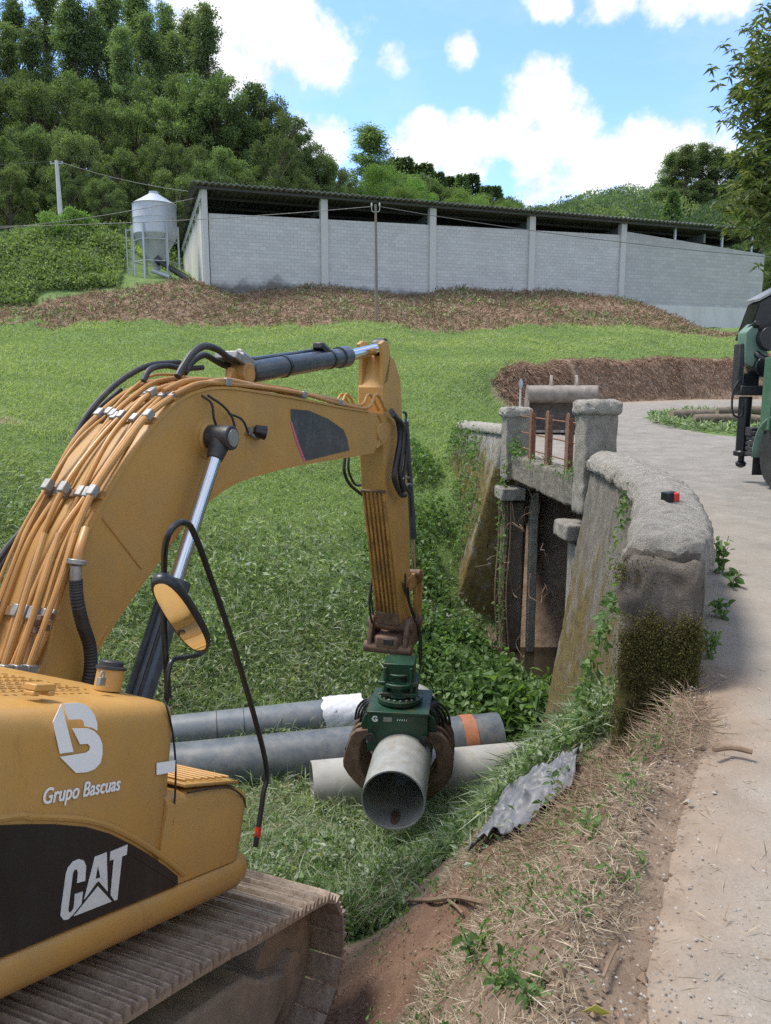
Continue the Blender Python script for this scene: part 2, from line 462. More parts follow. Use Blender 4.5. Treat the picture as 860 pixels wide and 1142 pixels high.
def blockmat(name, base, var, mortar, bw=.4, bh=.2, stain=None, contrast=1.0):
    """concrete blocks: u runs along the wall (X of the object), v is the height (Z)"""
    m, t, b = newmat(name)
    c = t.nodes.new('ShaderNodeTexCoord'); s = t.nodes.new('ShaderNodeSeparateXYZ'); t.links.new(c.outputs['Object'], s.inputs[0])
    cb = t.nodes.new('ShaderNodeCombineXYZ'); t.links.new(s.outputs['X'], cb.inputs[0]); t.links.new(s.outputs['Z'], cb.inputs[1])
    br = t.nodes.new('ShaderNodeTexBrick')
    br.inputs['Scale'].default_value = 1; br.inputs['Brick Width'].default_value = bw; br.inputs['Row Height'].default_value = bh
    br.inputs['Mortar Size'].default_value = .014; br.inputs['Mortar Smooth'].default_value = .4
    bb = np.array(base)
    br.inputs['Color1'].default_value = (*(bb * (1 - var * 1.6)), 1); br.inputs['Color2'].default_value = (*(bb * (1 + var * 1.6)), 1); br.inputs['Mortar'].default_value = (*mortar, 1)
    t.links.new(cb.outputs[0], br.inputs['Vector'])
    col = mixc(t, mrange(t, nz(t, .5, 8, .65), .4, .75, 0, .45), br.outputs[0], tuple(bb * .78))
    col = mixc(t, mrange(t, nz(t, .35, 7, .6, stretch=(1, 1, 5)), .5, .7, 0, .4), col, tuple(np.minimum(bb * 1.2, 1)))
    if stain:
        z = mth(t, 'ADD', s.outputs['Z'], mth(t, 'MULTIPLY', nz(t, .4, 5), -2.2))
        f = mrange(t, z, -1.2, -.85, .8, 0)
        col = mixc(t, f, col, stain)
    t.links.new(col, b.inputs['Base Color']); b.inputs['Roughness'].default_value = .92
    bump(t, b, br.outputs['Fac'], -.4, .01)
    return m
M['block'] = blockmat('grey_block_wall', (.47, .467, .46), .05, (.31, .306, .30), stain=(.06, .055, .05))
M['blockfine'] = blockmat('smooth_block_wall', (.40, .396, .39), .05, (.28, .277, .272), .5, .25)
M['plinth'] = paint('poured_plinth', (.54, .535, .51), .9, .07, 1, dirt=(.3, .3, .28), dirt_amt=.5, dsc=1.3, stretch=(1, 1, .3), bs=.08)

def stonemat(name, base, lichen=0, moss=0, streak=.5, lich_top=.3, moss_z=None, bs=.5, sc=6):
    m, t, b = newmat(name)
    bb = np.array(base)
    col = ramp(t, nz(t, sc, 10, .7), [(.25, tuple(bb * .55)), (.5, tuple(bb)), (.75, tuple(np.minimum(bb * 1.35, 1)))])
    if streak:
        f = mrange(t, nz(t, 4, 9, .72, stretch=(1, 1, .35)), .45, .66, 0, streak)
        col = mixc(t, f, col, tuple(bb * .38))
    col = mixc(t, mrange(t, nz(t, 16, 10, .8), .56, .68, 0, .6), col, tuple(bb * .3))
    col = mixc(t, mrange(t, nz(t, 11, 10, .8, stretch=(1.3, 1, .9)), .58, .7, 0, .55), col, tuple(np.minimum(bb * 1.7, 1)))
    z = objz(t)
    if lichen:
        n = nz(t, 2.6, 10, .76, stretch=(1, 1, .55))
        h = mrange(t, z, lich_top, lich_top - 1.2, -.12, .12)
        f = mrange(t, mth(t, 'ADD', n, h), .47, .6, 0, lichen)
        lc = ramp(t, nz(t, 9, 6, .6), [(.3, (.085, .06, .02)), (.6, (.175, .128, .035)), (.8, (.12, .115, .04))])
        col = mixc(t, f, col, lc)
    if moss:
        n = nz(t, 4, 9, .72)
        h = mrange(t, z, moss_z, moss_z - .5, -.25, .22)
        f = mrange(t, mth(t, 'ADD', n, h), .5, .6, 0, moss)
        mc = ramp(t, nz(t, 14, 6, .6), [(.3, (.035, .03, .012)), (.6, (.11, .10, .022)), (.8, (.15, .125, .045))])
        col = mixc(t, f, col, mc)
    t.links.new(col, b.inputs['Base Color']); b.inputs['Roughness'].default_value = .93
    b.inputs['Specular IOR Level'].default_value = .2
    bump(t, b, mth(t, 'ADD', nz(t, sc * 1.3, 12, .8), mth(t, 'MULTIPLY', nz(t, sc * 6, 6, .75), .6)), min(1, bs * 1.5), .06)
    return m
M['wallface'] = stonemat('lichened_wall_face', (.215, .195, .165), lichen=.85, moss=.0, streak=.6, lich_top=-.1)
M['wallend'] = stonemat('mossy_wall_end', (.235, .20, .165), moss=.95, moss_z=.62, streak=.3, sc=9, bs=1.0)
M['coping'] = stonemat('rough_coping', (.43, .40, .35), streak=0, moss=0, sc=10, bs=.8)
M['pillar'] = stonemat('weathered_pillar', (.34, .315, .27), streak=.35, sc=8, bs=.6)
M['deckbeam'] = stonemat('deck_beam', (.27, .24, .20), streak=.5, sc=8, bs=.9)
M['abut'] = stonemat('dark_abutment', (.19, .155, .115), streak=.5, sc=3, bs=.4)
M['wingface'] = stonemat('wing_wall_face', (.30, .285, .26), lichen=.95, streak=.5, lich_top=.9)

M['leaf_oak'] = leafmat('oak_leaves', [(.07, .105, .045), (.115, .165, .065), (.165, .22, .088), (.25, .30, .135)])
M['leaf_light'] = leafmat('light_leaves', [(.12, .19, .055), (.17, .25, .075), (.22, .31, .10)])
M['leaf_euc'] = leafmat('eucalyptus_leaves', [(.12, .165, .075), (.175, .23, .105), (.25, .30, .15)])
M['leaf_con'] = leafmat('conifer_needles', [(.08, .125, .06), (.12, .175, .085), (.17, .225, .11)])
M['leaf_chest'] = leafmat('chestnut_leaves', [(.05, .08, .025), (.085, .125, .038), (.14, .18, .055), (.23, .23, .085)], obvar=False)
M['leaf_far'] = leafmat('far_leaves', [(.09, .14, .07), (.13, .19, .09), (.19, .25, .125), (.11, .165, .08)], obvar=False)
M['grass'] = leafmat('grass_blades', [(.17, .235, .085), (.24, .315, .125), (.31, .385, .175), (.42, .46, .28)], obvar=False)
M['weed'] = leafmat('weed_leaves', [(.085, .14, .058), (.135, .205, .085), (.20, .28, .125), (.34, .39, .27), (.50, .54, .43)], obvar=False)
M['weedbright'] = leafmat('fresh_leaves', [(.08, .145, .048), (.13, .215, .075), (.22, .31, .125)], obvar=False)
M['grasspale'] = leafmat('pale_grass_blades', [(.24, .30, .12), (.32, .38, .16), (.40, .45, .22), (.50, .52, .33)], obvar=False)
M['weedpale'] = leafmat('pale_weed_leaves', [(.16, .22, .12), (.26, .32, .20), (.38, .42, .32), (.30, .30, .18)], obvar=False)
M['leaf_far_dark'] = leafmat('far_dark_leaves', [(.05, .09, .05), (.08, .125, .065), (.11, .16, .08)], obvar=False)
M['leaf_far_pale'] = leafmat('far_pale_leaves', [(.15, .20, .08), (.20, .26, .10), (.26, .30, .15)], obvar=False)
M['clod'] = leafmat('earth_clods', [(.13, .085, .058), (.20, .14, .098), (.29, .21, .15)], transl=0, rough=.95, obvar=False)
M['rootred'] = leafmat('red_brown_roots', [(.19, .115, .08), (.28, .175, .125), (.37, .25, .185)], transl=.1, rough=.85, obvar=False)
M['stone'] = leafmat('loose_stone', [(.20, .18, .155), (.30, .275, .24), (.40, .37, .33)], transl=0, rough=.9, obvar=False)
M['bramble'] = leafmat('bramble_leaves', [(.10, .155, .055), (.15, .21, .08), (.21, .28, .11), (.33, .37, .20)], obvar=False)
M['straw'] = leafmat('dry_straw', [(.19, .14, .09), (.29, .22, .15), (.39, .32, .23), (.50, .43, .32)], transl=.1, rough=.8, obvar=False)
M['brush'] = leafmat('dry_brush', [(.17, .105, .075), (.25, .16, .115), (.33, .235, .17), (.17, .19, .085)], transl=.1, rough=.85, obvar=False)
M['thatch'] = leafmat('withered_stalks', [(.17, .14, .08), (.26, .23, .14), (.36, .33, .22), (.22, .25, .12)], transl=.15, rough=.8, obvar=False)
M['moss'] = leafmat('moss', [(.05, .04, .012), (.09, .075, .02), (.14, .12, .035), (.08, .09, .02)], transl=.1, rough=.9, obvar=False)
# ------------------------------------------------------------------ frame of the excavator (used by the ground under it too)
HD, PT = radians(22), radians(20)
F_ = np.array([cos(PT) * sin(HD), cos(PT) * cos(HD), -sin(PT)])
R_ = np.array([cos(HD), -sin(HD), 0])
U_ = np.cross(R_, F_)
S_ = at(0, 1000, 2.3)
def L(a, l, u): return S_ + F_ * a + R_ * l + U_ * u

# ------------------------------------------------------------------ terrain
KP = np.array([(-.2, -8), (.05, -1), (.3, .8), (.58, 1.93), (.99, 2.75), (1.46, 3.6), (1.62, 4.05), (1.44, 4.32), (1.96, 5.8), (2.39, 7.2), (2.72, 9), (2.9, 11.1), (2.72, 13), (2.45, 15.5), (2.15, 19),
               (2.9, 22), (5., 27), (8.5, 33), (14, 35.6), (30, 37), (90, 38)], float)
def kx(y): return np.interp(y, KP[:, 1], KP[:, 0])
def sdist(x, y):
    """signed distance to the crest line (positive on the road side) and y of the nearest point"""
    best = np.full(x.shape, 1e9); sg = np.ones(x.shape); yy = np.zeros(x.shape)
    for (ax, ay), (bx, by) in zip(KP[:-1], KP[1:]):
        dx, dy = bx - ax, by - ay; l2 = dx * dx + dy * dy
        t = np.clip(((x - ax) * dx + (y - ay) * dy) / l2, 0, 1)
        qx, qy = ax + t * dx, ay + t * dy
        d = np.hypot(x - qx, y - qy)
        c = (dx * (y - ay) - dy * (x - ax))
        m = d < best - 1e-9
        best = np.where(m, d, best); sg = np.where(m, np.where(c < 0, 1., -1.), sg); yy = np.where(m, qy, yy)
    return best * sg, yy
def zroad(y): return np.maximum(0, .048 * (y - 15.2))
ctrl = [(.0, -6, -.2), (-.1, 0, -.15), (.1, .8, -.06), (.42, 1.95, -.06), (.82, 2.8, -.06), (1.3, 3.5, -.2), (1.1, 3.7, -.5), (.35, 2.5, -.5), (.73, 3.0, -.38), (.0, 2.5, -.95), (.83, 4.2, -1.1), (1.2, 4.1, -.72), (.45, 3.5, -1.1), (.48, 4.7, -1.6), (.0, 4.2, -1.85),
        (.95, 5, -1.3), (.5, 5.6, -2.1), (.2, 5.2, -2.2), (1.4, 6, -1.5), (1.05, 6.2, -2.05), (.65, 6.6, -2.75), (1.5, 7.2, -2.2), (1.05, 7.6, -3.0), (1.7, 8.6, -2.75), (1.35, 8.9, -3.35), (1.9, 9.6, -3.6), (2.2, 10.5, -3.8), (2.5, 11.6, -3.95), (2.5, 13, -3.95), (2.4, 15, -3.95), (1.6, 14, -3.75), (.9, 12.5, -3.75),
        (-.8, 6.5, -3.0), (.3, 7.2, -3.2), (-.6, 8.0, -3.55), (.6, 8.6, -3.72), (-.9, 9.2, -3.78), (1.8, 9.9, -3.82), (.4, 9.6, -3.8), (-2.6, 10.1, -3.86), (1.0, 10.8, -3.95), (-2.8, 11.3, -3.98), (-.4, 11.9, -3.98), (-1.4, 10.9, -3.98), (-2.4, 8.8, -3.7), (-2.3, 7.4, -3.15), (-4.5, 9.5, -3.5),
        (-3.6, 12.6, -2.95), (-2.0, 13.2, -2.75), (-.7, 13.6, -2.8), (.6, 14.2, -2.75), (-4.4, 14, -2.3), (-2.4, 17, -1.0), (-7, 13, -1.9), (-7, 9, -2.4), (-9, 16, .2), (-14, 22, 1.8), (-5, 4, -1.4), (-8, 2, -.6),
        (1.5, 16.5, -2.2), (1.0, 18, -1.2), (1.7, 19, -.6), (1.2, 21, -.25), (1.9, 22, .35), (0, 20, -.1), (3.4, 25.5, 1.35), (4.0, 28, 2.0), (7.0, 34, 2.75), (12.5, 37.2, 3.05), (24, 39, 3.5), (45, 40, 3.8),
        (-2, 26, 1.6), (-10, 30, 2.5), (3, 34, 2.9), (-18.5, 38, 4.1), (-8, 39, 4.25), (3, 41, 4.4), (15.8, 45, 4.75), (24, 50, 4.95), (40, 54, 5),
        (-20, 42, 5.6), (-21, 44, 6.4), (-17, 49, 10.0), (-21, 49, 10.3), (-25, 49, 10.3), (-30, 49, 10.3), (-40, 49, 10.3), (-17.5, 45.5, 7.7), (-22, 45.5, 7.6), (-28, 45.5, 7.6), (-30, 44, 6.6), (-11, 44.6, 7.25), (-13.9, 47, 7.9), (-3.5, 46.8, 7.35), (4, 49.3, 7.3), (11, 51.4, 7.2), (16.5, 52.6, 6.9), (27, 57, 5.7), (35, 58, 5.7),
        (22, 55, 5.3), (-13, 54, 8.4), (-28, 56, 10.8), (0, 60, 9), (20, 66, 9), (-50, 60, 12.5), (-30, 66, 13), (-10, 70, 13), (-40, 95, 24), (-10, 100, 22), (20, 100, 16), (60, 90, 14), (80, 60, 8), (-90, 80, 24),
        (0, 180, 28), (-20, 260, 48), (36, 260, 42), (70, 180, 28), (85, 260, 54), (170, 260, 58), (-120, 200, 55), (250, 200, 50), (-200, 120, 40), (200, 90, 22), (-60, 10, 2), (60, 0, 0), (0, 400, 70), (200, 400, 80), (-200, 400, 80)]
for a in (-2, -1, 0, 1, 2, 2.6):
    for l in (.3, -.9, -2.6):
        p = L(a, l, -1.36); ctrl.append(tuple(p))
CT = np.array(ctrl)
def tk(r): return np.where(r > 1e-9, r * r * np.log(r + 1e-12), 0)
# warp distance so the far hills do not disturb the near ground
def wrp(x, y):
    r = np.hypot(x, y - 6); s = np.log1p(r / 10) * 10 / np.maximum(r, 1e-6)
    return x * s, (y - 6) * s
wx, wy = wrp(CT[:, 0], CT[:, 1])
n_ = len(CT)
Kmat = tk(np.hypot(wx[:, None] - wx[None], wy[:, None] - wy[None])) + np.eye(n_) * .02
Pm = np.c_[np.ones(n_), wx, wy]
Amat = np.block([[Kmat, Pm], [Pm.T, np.zeros((3, 3))]])
sol = np.linalg.solve(Amat, np.r_[CT[:, 2], 0, 0, 0])
def tps(x, y):
    ax, ay = wrp(x, y); o = np.empty(x.shape)
    for i in range(0, len(x), 20000):
        s = slice(i, i + 20000)
        o[s] = tk(np.hypot(ax[s, None] - wx[None], ay[s, None] - wy[None])) @ sol[:n_] + sol[n_] + sol[n_ + 1] * ax[s] + sol[n_ + 2] * ay[s]
    return o
def sstep(t): t = np.clip(t, 0, 1); return t * t * (3 - 2 * t)
def gz(x, y, rough=True):
    x = np.atleast_1d(np.asarray(x, float)); y = np.atleast_1d(np.asarray(y, float))
    z = tps(x, y)
    sd, ky = sdist(x, y)
    P3 = np.c_[x, y, 0 * x]
    if rough:
        z = z + vnoise(P3, 6.5, 3) * .045 * np.clip((5.6 - y) / 1.0, 0, 1) + vnoise(P3, 1.6, 4) * np.where(y < 20, .085, .06) + vnoise(P3 + 50, .75, 3) * .16 * np.clip((y - 4.5) / 2, 0, 1) * np.clip((21 - y) / 4, 0, 1) + vnoise(P3 + 31, .33, 2) * np.clip(y / 100, .04, 1.5)
        bank = np.clip(1 - np.abs(y - 41.5) / 4, 0, 1) * (x < 22)
        z = z + vnoise(P3 + 77, .9, 3) * .16 * bank
    zr = zroad(y)
    lo = np.where(ky < 4.1, -.22, np.where(ky < 19.6, .05, np.interp(ky, [19.6, 22, 26, 29], [-.6, -3, -2.6, -1.15]))); hi = np.where(ky < 4.1, .1, np.where(ky < 19.6, .4, -.02))
    wgt = sstep((sd - lo) / (hi - lo))
    zz = z * (1 - wgt) + (zr - .03) * wgt
    chan = (y > 11.35) & (y < 15.4) & (sd > -.3) & (x < 10.2)
    return np.where(chan, -3.9, zz)
def gz1(x, y): return float(gz([x], [y])[0])

xs = np.r_[np.arange(-420, -30, 9), np.arange(-30, -7, .55), np.arange(-7, 4.2, .1), np.arange(4.2, 30, .5), np.arange(30, 421, 9)]
ys = np.r_[np.arange(-8, .4, .5), np.arange(.4, 17, .1), np.arange(17, 56, .4), np.arange(56, 430, 5)]
GX, GY = np.meshgrid(xs, ys)
gx, gy = GX.ravel(), GY.ravel()
gzv = gz(gx, gy)
nx_, ny_ = len(xs), len(ys)
idx = np.arange(nx_ * ny_).reshape(ny_, nx_)
Fq = np.stack([idx[:-1, :-1], idx[:-1, 1:], idx[1:, 1:], idx[1:, :-1]], -1).reshape(-1, 4)

def zones(x, y):
    """soil and dry-brush shares of the ground (kinds of ground, not light)"""
    sd, ky = sdist(x, y)
    P3 = np.c_[x, y, 0 * x]
    n = vnoise(P3, .8, 3)
    verge = sstep((sd + 1.15 + .45 * n) / .4) * (ky < 4.9)
    dug = sstep((1.45 - np.hypot((x - .15) / .9, (y - 4.1) / .95) + .4 * n) * 2)
    dug2 = sstep((1.0 - np.hypot((x - .45) / .5, (y - 5.3) / .6) + .5 * n) * 2)
    trackz = sstep((1.9 - np.hypot((x + 1.1) / 1.3, (y - 2.8) / 1.3)) * 2)
    patch = sstep((vnoise(P3 + 5, .42, 3) - .36) * 5) * (y > 12) * (y < 19) * .7
    cut = sstep((1.5 - np.abs(sd + .55) / .75) * 2) * sstep((ky - 25.5) / 2.5)
    creek = sstep((x - 1.9) * 3) * (y > 11.2) * (y < 15.6)
    soil = np.clip(np.maximum.reduce([verge, dug, dug2, trackz, patch, cut, creek * .8]), 0, 1)
    edge = 38.6 + 6.2 * np.clip((x - -2) / 18, 0, 1) + .8 * n
    edge = edge + .9 * vnoise(P3 + 9, 1.8, 3)
    top = np.interp(x, [-60, -20, -14, -11, 16, 19, 24], [42.6, 42.8, 44, 46, 55, 52, 47])
    dry = sstep((y - edge) / 1.0) * sstep((top - y) / 1.0) * (x < 23)
    red = sstep((1.2 - np.hypot((x - .1) / .8, (y - 4.2) / .8) + .4 * n) * 2)
    zones.red = red
    return soil, dry
sl, dr = zones(gx, gy)
ground = fastmesh('ground', np.c_[gx, gy, gzv], Fq, [], smooth=True)
ca = ground.data.color_attributes.new('zone', 'FLOAT_COLOR', 'POINT')
ca.data.foreach_set('color', np.c_[sl, dr, zones.red, np.ones(len(sl))].astype(np.float32).ravel())
tag(ground, kind='structure')
def groundmat():
    m, t, b = newmat('ground')
    a = t.nodes.new('ShaderNodeVertexColor'); a.layer_name = 'zone'
    s = t.nodes.new('ShaderNodeSeparateColor'); t.links.new(a.outputs[0], s.inputs[0])
    soil = ramp(t, nz(t, 3, 10, .7), [(.28, (.14, .095, .065)), (.5, (.24, .175, .125)), (.72, (.35, .265, .195))])
    soil = mixc(t, mth(t, 'MULTIPLY', s.outputs[2], .8), soil, ramp(t, nz(t, 4, 10, .75), [(.3, (.10, .052, .032)), (.5, (.18, .10, .065)), (.7, (.27, .165, .11))]))
    grass = ramp(t, nz(t, 1.1, 9, .7), [(.3, (.085, .13, .045)), (.55, (.13, .20, .065)), (.75, (.19, .235, .10))])
    dry = ramp(t, nz(t, 2.2, 10, .75), [(.3, (.13, .10, .06)), (.48, (.24, .155, .11)), (.62, (.31, .22, .16)), (.78, (.15, .18, .08))])
    br = nz(t, 5, 7, .7)
    f1 = mrange(t, mth(t, 'ADD', s.outputs[0], mth(t, 'MULTIPLY', mth(t, 'SUBTRACT', br, .5), .9)), .4, .6)
    f2 = mrange(t, mth(t, 'ADD', s.outputs[1], mth(t, 'MULTIPLY', mth(t, 'SUBTRACT', br, .5), .9)), .4, .6)
    c = mixc(t, f2, mixc(t, f1, grass, soil), dry)
    t.links.new(c, b.inputs['Base Color']); b.inputs['Roughness'].default_value = .95; b.inputs['Specular IOR Level'].default_value = .15
    bump(t, b, mth(t, 'ADD', nz(t, 7, 10, .75), mth(t, 'MULTIPLY', nz(t, 38, 5, .7), .4)), .7, .06)
    return m
ground.data.materials.append(groundmat())

# road sheet: asphalt with earth washed over its edge
rows = np.r_[np.arange(-8, 0, .5), np.arange(0, 16, .12), np.arange(16, 37.6, .3)]
tcol = np.r_[np.linspace(0, .12, 16)[:-1], np.linspace(.12, 1, 26)]
RV, RE = [], []
for y in rows:
    x0 = float(kx(y)) + (.12 if y < 20 else .0); x1 = max(16, x0 + 9) if y < 28 else 60
    x = x0 + tcol * (x1 - x0) + (.12 if 10.4 < y < 16.2 else -.16)
    RV.append(np.c_[x, np.full(len(x), y), np.full(len(x), float(zroad(y)) + .004) + vnoise(np.c_[x, np.full(len(x), y), 0 * x], .7, 2) * .012]); 
RV = np.concatenate(RV)
rsd, _ = sdist(RV[:, 0], RV[:, 1])
RV[:, 2] -= .075 * (1 - sstep((rsd + .02) / .3)) * (RV[:, 1] < 20)
m_ = len(tcol); ix = np.arange(len(rows) * m_).reshape(len(rows), m_)
road = fastmesh('road', RV, np.stack([ix[:-1, :-1], ix[:-1, 1:], ix[1:, 1:], ix[1:, :-1]], -1).reshape(-1, 4), [], smooth=True)
ra = road.data.attributes.new('edge', 'FLOAT', 'POINT'); ra.data.foreach_set('value', rsd.astype(np.float32))
tag(road, kind='structure')
def roadmat():
    m, t, b = newmat('road')
    a = t.nodes.new('ShaderNodeAttribute'); a.attribute_name = 'edge'
    asp = ramp(t, nz(t, 2.2, 10, .7), [(.3, (.19, .178, .158)), (.5, (.255, .238, .212)), (.72, (.33, .308, .276))])
    grit = ramp(t, nz(t, 95, 3, .7), [(.3, (.55, .55, .55)), (.7, (1.25, 1.22, 1.18))])
    asp = mixc(t, .8, asp, grit, 'MULTIPLY')
    dirt = ramp(t, nz(t, 3, 10, .7), [(.28, (.14, .095, .065)), (.5, (.24, .175, .125)), (.72, (.35, .265, .195))])
    nn = mth(t, 'MULTIPLY', mth(t, 'SUBTRACT', nz(t, 1.7, 9, .68), .5), 1.7)
    f = mrange(t, mth(t, 'ADD', a.outputs['Fac'], mth(t, 'MULTIPLY', nn, .55)), .12, .5)
    dust = mrange(t, mth(t, 'ADD', mth(t, 'MULTIPLY', a.outputs['Fac'], -.22), nz(t, .9, 9, .7)), .0, .45, 0, .45)
    asp = mixc(t, dust, asp, (.34, .28, .215))
    t.links.new(mixc(t, f, dirt, asp), b.inputs['Base Color'])
    b.inputs['Roughness'].default_value = .88; b.inputs['Specular IOR Level'].default_value = .25
    bump(t, b, mth(t, 'ADD', nz(t, 60, 6, .7), mth(t, 'MULTIPLY', nz(t, 6, 8, .7), .8)), .35, .03)
    return m
road.data.materials.append(roadmat())

# grass island between the branches of the road
th = np.linspace(0, 2 * pi, 61)[:-1]; IV = []; 
for k, rr in enumerate((1, .93, .8, .5, .0)):
    q = 1 / (np.abs(np.cos(th)) ** 3 + np.abs(np.sin(th)) ** 3) ** (1 / 3)
    x = 11.9 + 3.5 * rr * q * np.cos(th); y = 23.6 + 3.9 * rr * q * np.sin(th)
    x = x + vnoise(np.c_[x, y, 0 * x], .8, 2) * .4 * rr
    IV.append(np.c_[x, y, zroad(y) + (-.02, .05, .11, .16, .2)[k]])
IV = np.concatenate(IV)
isl = fastmesh('grass_island', IV, [(k * 60 + j, k * 60 + (j + 1) % 60, (k + 1) * 60 + (j + 1) % 60, (k + 1) * 60 + j) for k in range(4) for j in range(60)], [ground.data.materials[0]], smooth=True)
tag(isl, kind='structure')

def rough_box(name, c, size, mat, parent, ax=None, noise=.018, nsc=7, cuts=14, rnd=.03, local=False):
    bm = bmesh.new(); bmesh.ops.create_cube(bm, size=1)
    bmesh.ops.subdivide_edges(bm, edges=bm.edges, cuts=cuts, use_grid_fill=True)
    V = np.array([v.co[:] for v in bm.verts]) * 2
    sz = np.array(size) / 2
    P = V * sz
    ins = np.clip(np.abs(P) - (sz - rnd), 0, None); l = np.linalg.norm(ins, axis=1, keepdims=True)
    core = np.sign(P) * np.minimum(np.abs(P), sz - rnd)
    P = core + np.sign(P) * ins / np.maximum(l, 1e-9) * np.minimum(l, rnd)
    A = np.eye(3) if ax is None else np.array(ax)
    P = P @ A + np.array(c)
    P = P + np.stack([vnoise(P + 7 * q, nsc, 3) for q in range(3)], 1) * noise
    for v, p in zip(bm.verts, P): v.co = p
    me = bpy.data.meshes.new(name); bmesh.ops.recalc_face_normals(bm, faces=bm.faces); bm.to_mesh(me); bm.free()
    me.polygons.foreach_set('use_smooth', [True] * len(me.polygons))
    return link(name, me, mat, parent, local)
# ------------------------------------------------------------------ curved parapet wall by the road
WP = np.array([(1.37, 4.25), (1.66, 4.95), (1.96, 5.8), (2.39, 7.2), (2.72, 9), (2.88, 10.75)])
def wall_mesh(path, prof_fn, ns, closed_ends=True, noise=.02, nsc=6, seed=0):
    pp = np.array(smoothpath(np.c_[path, np.zeros(len(path))], 12))[:, :2]
    d = np.r_[0, np.cumsum(np.hypot(*np.diff(pp, axis=0).T))]
    s = np.linspace(0, d[-1], ns)
    x = np.interp(s, d, pp[:, 0]); y = np.interp(s, d, pp[:, 1])
    tx = np.gradient(x); ty = np.gradient(y); l = np.hypot(tx, ty); tx /= l; ty /= l
    rings = []
    for i in range(ns):
        pr = np.array(prof_fn(s[i] / d[-1]))           # (across to the right, z)
        rings.append(np.c_[x[i] + ty[i] * pr[:, 0], y[i] - tx[i] * pr[:, 0], pr[:, 1]])
    k = len(rings[0])
    if closed_ends:
        def cap(r, out):
            c = r.mean(0); return [c + (r - c) * q + out * g for q, g in ((.02, .05), (.3, .045), (.6, .035), (.88, .012))]
        o0 = np.array([-tx[0], -ty[0], 0]); o1 = np.array([tx[-1], ty[-1], 0])
        rings = cap(rings[0], o0) + rings + cap(rings[-1], o1)[::-1]
    V = np.concatenate(rings)
    nr = len(rings)
    ix = np.arange(nr * k).reshape(nr, k)
    Fq = np.stack([ix[:-1], np.roll(ix[:-1], -1, 1), np.roll(ix[1:], -1, 1), ix[1:]], -1).reshape(-1, 4)
    V = V + np.stack([vnoise(V + 9 * q + seed, nsc, 4) for q in range(3)], 1) * noise
    return V, Fq
def body_prof(t):
    top = .56 - .1 * t; zb = -4.3
    zz = np.linspace(zb, top, 46)
    left = [(-.14 * max(0, top - z - .75 * max(0, 1 - t * 2.2)) - .0, z) for z in zz]
    right = [(.4, z) for z in np.linspace(top, -4.3, 40)]
    return left + [(.15, top), (.3, top)] + right
V, Fq = wall_mesh(WP, body_prof, 150, noise=.028, nsc=5)
V = V + np.stack([vnoise(V + 6 * q, 14, 3) for q in range(3)], 1) * .014
wall = thing('curved_parapet_wall', 'old curved stone parapet wall with rough coping running along the road edge', 'wall', (2.0, 6.5, 0))
wb = fastmesh('wall_body', V, Fq, [M['wallface'], M['wallend']], wall, smooth=True)
eb = rough_box('end_block', np.array([1.37, 4.25, 0]) + np.array([.92, -.4, 0]) * .19 + np.array([.4, .92, 0]) * .015 + np.array([0, 0, -.43]), (.42, .30, 2.2), M['wallend'], wall, [[.917, -.399, 0], [.399, .917, 0], [0, 0, 1]], noise=.036, nsc=9, cuts=60, rnd=.07)
# the near end block is mossy stone
cy = np.array([V[f, 1].mean() for f in Fq]); cx_ = np.array([V[f, 0].mean() for f in Fq])
sdw = (cx_ - 1.37) * .4 + (cy - 4.25) * .92
cz_ = np.array([V[f, 2].mean() for f in Fq])
wb.data.polygons.foreach_set('material_index', (sdw < .1).astype(np.int32))
def cop_prof(t):
    z = .54 - .1 * t; e_ = np.clip(1 - t * 7, 0, 1) * .045
    pr = [(-.05 + e_, z + .0), (-.075 + e_, z + .05), (-.07 + e_, z + .12), (-.03 + e_, z + .19), (.05, z + .23), (.14, z + .25), (.22, z + .255), (.31, z + .24), (.39, z + .21), (.44 - e_, z + .15), (.46 - e_, z + .08), (.45 - e_, z + .0), (.32, z - .005), (.1, z - .005)]
    o = []
    for a, b in zip(pr, pr[1:] + pr[:1]):
        for q in (0, .2, .4, .6, .8): o.append((a[0] + (b[0] - a[0]) * q, a[1] + (b[1] - a[1]) * q))
    return o
V, Fq = wall_mesh(WP, cop_prof, 230, noise=.03, nsc=7, seed=3)
V = V + np.stack([vnoise(V + 6 * q, 15, 3) for q in range(3)], 1) * .016
V = V + np.stack([vnoise(V + 4 * q, 22, 2) for q in range(3)], 1) * .007
cop = fastmesh('coping', V, Fq, [M['coping'], M['wallend']], wall, smooth=True)
cy = V[Fq].mean(1); nmz = cy[:, 2]
cop.data.polygons.foreach_set('material_index', ((((cy[:, 0] - 1.37) * .4 + (cy[:, 1] - 4.25) * .92) < .05) & (nmz < .70) & (cy[:, 0] < 1.72)).astype(np.int32))

# ------------------------------------------------------------------ little road bridge
bridge = thing('road_bridge', 'small old concrete road bridge with rusty posts and rails over the creek', 'bridge', (2.8, 13.2, -3.9))
bdir = np.array([-.085, .996, 0.]); brt = np.array([.996, .085, 0.]); BA = [brt, bdir, [0, 0, 1]]
def bp(s, q, z): return np.array([2.98, 11.05, 0]) + bdir * s + brt * q + np.array([0, 0, z])
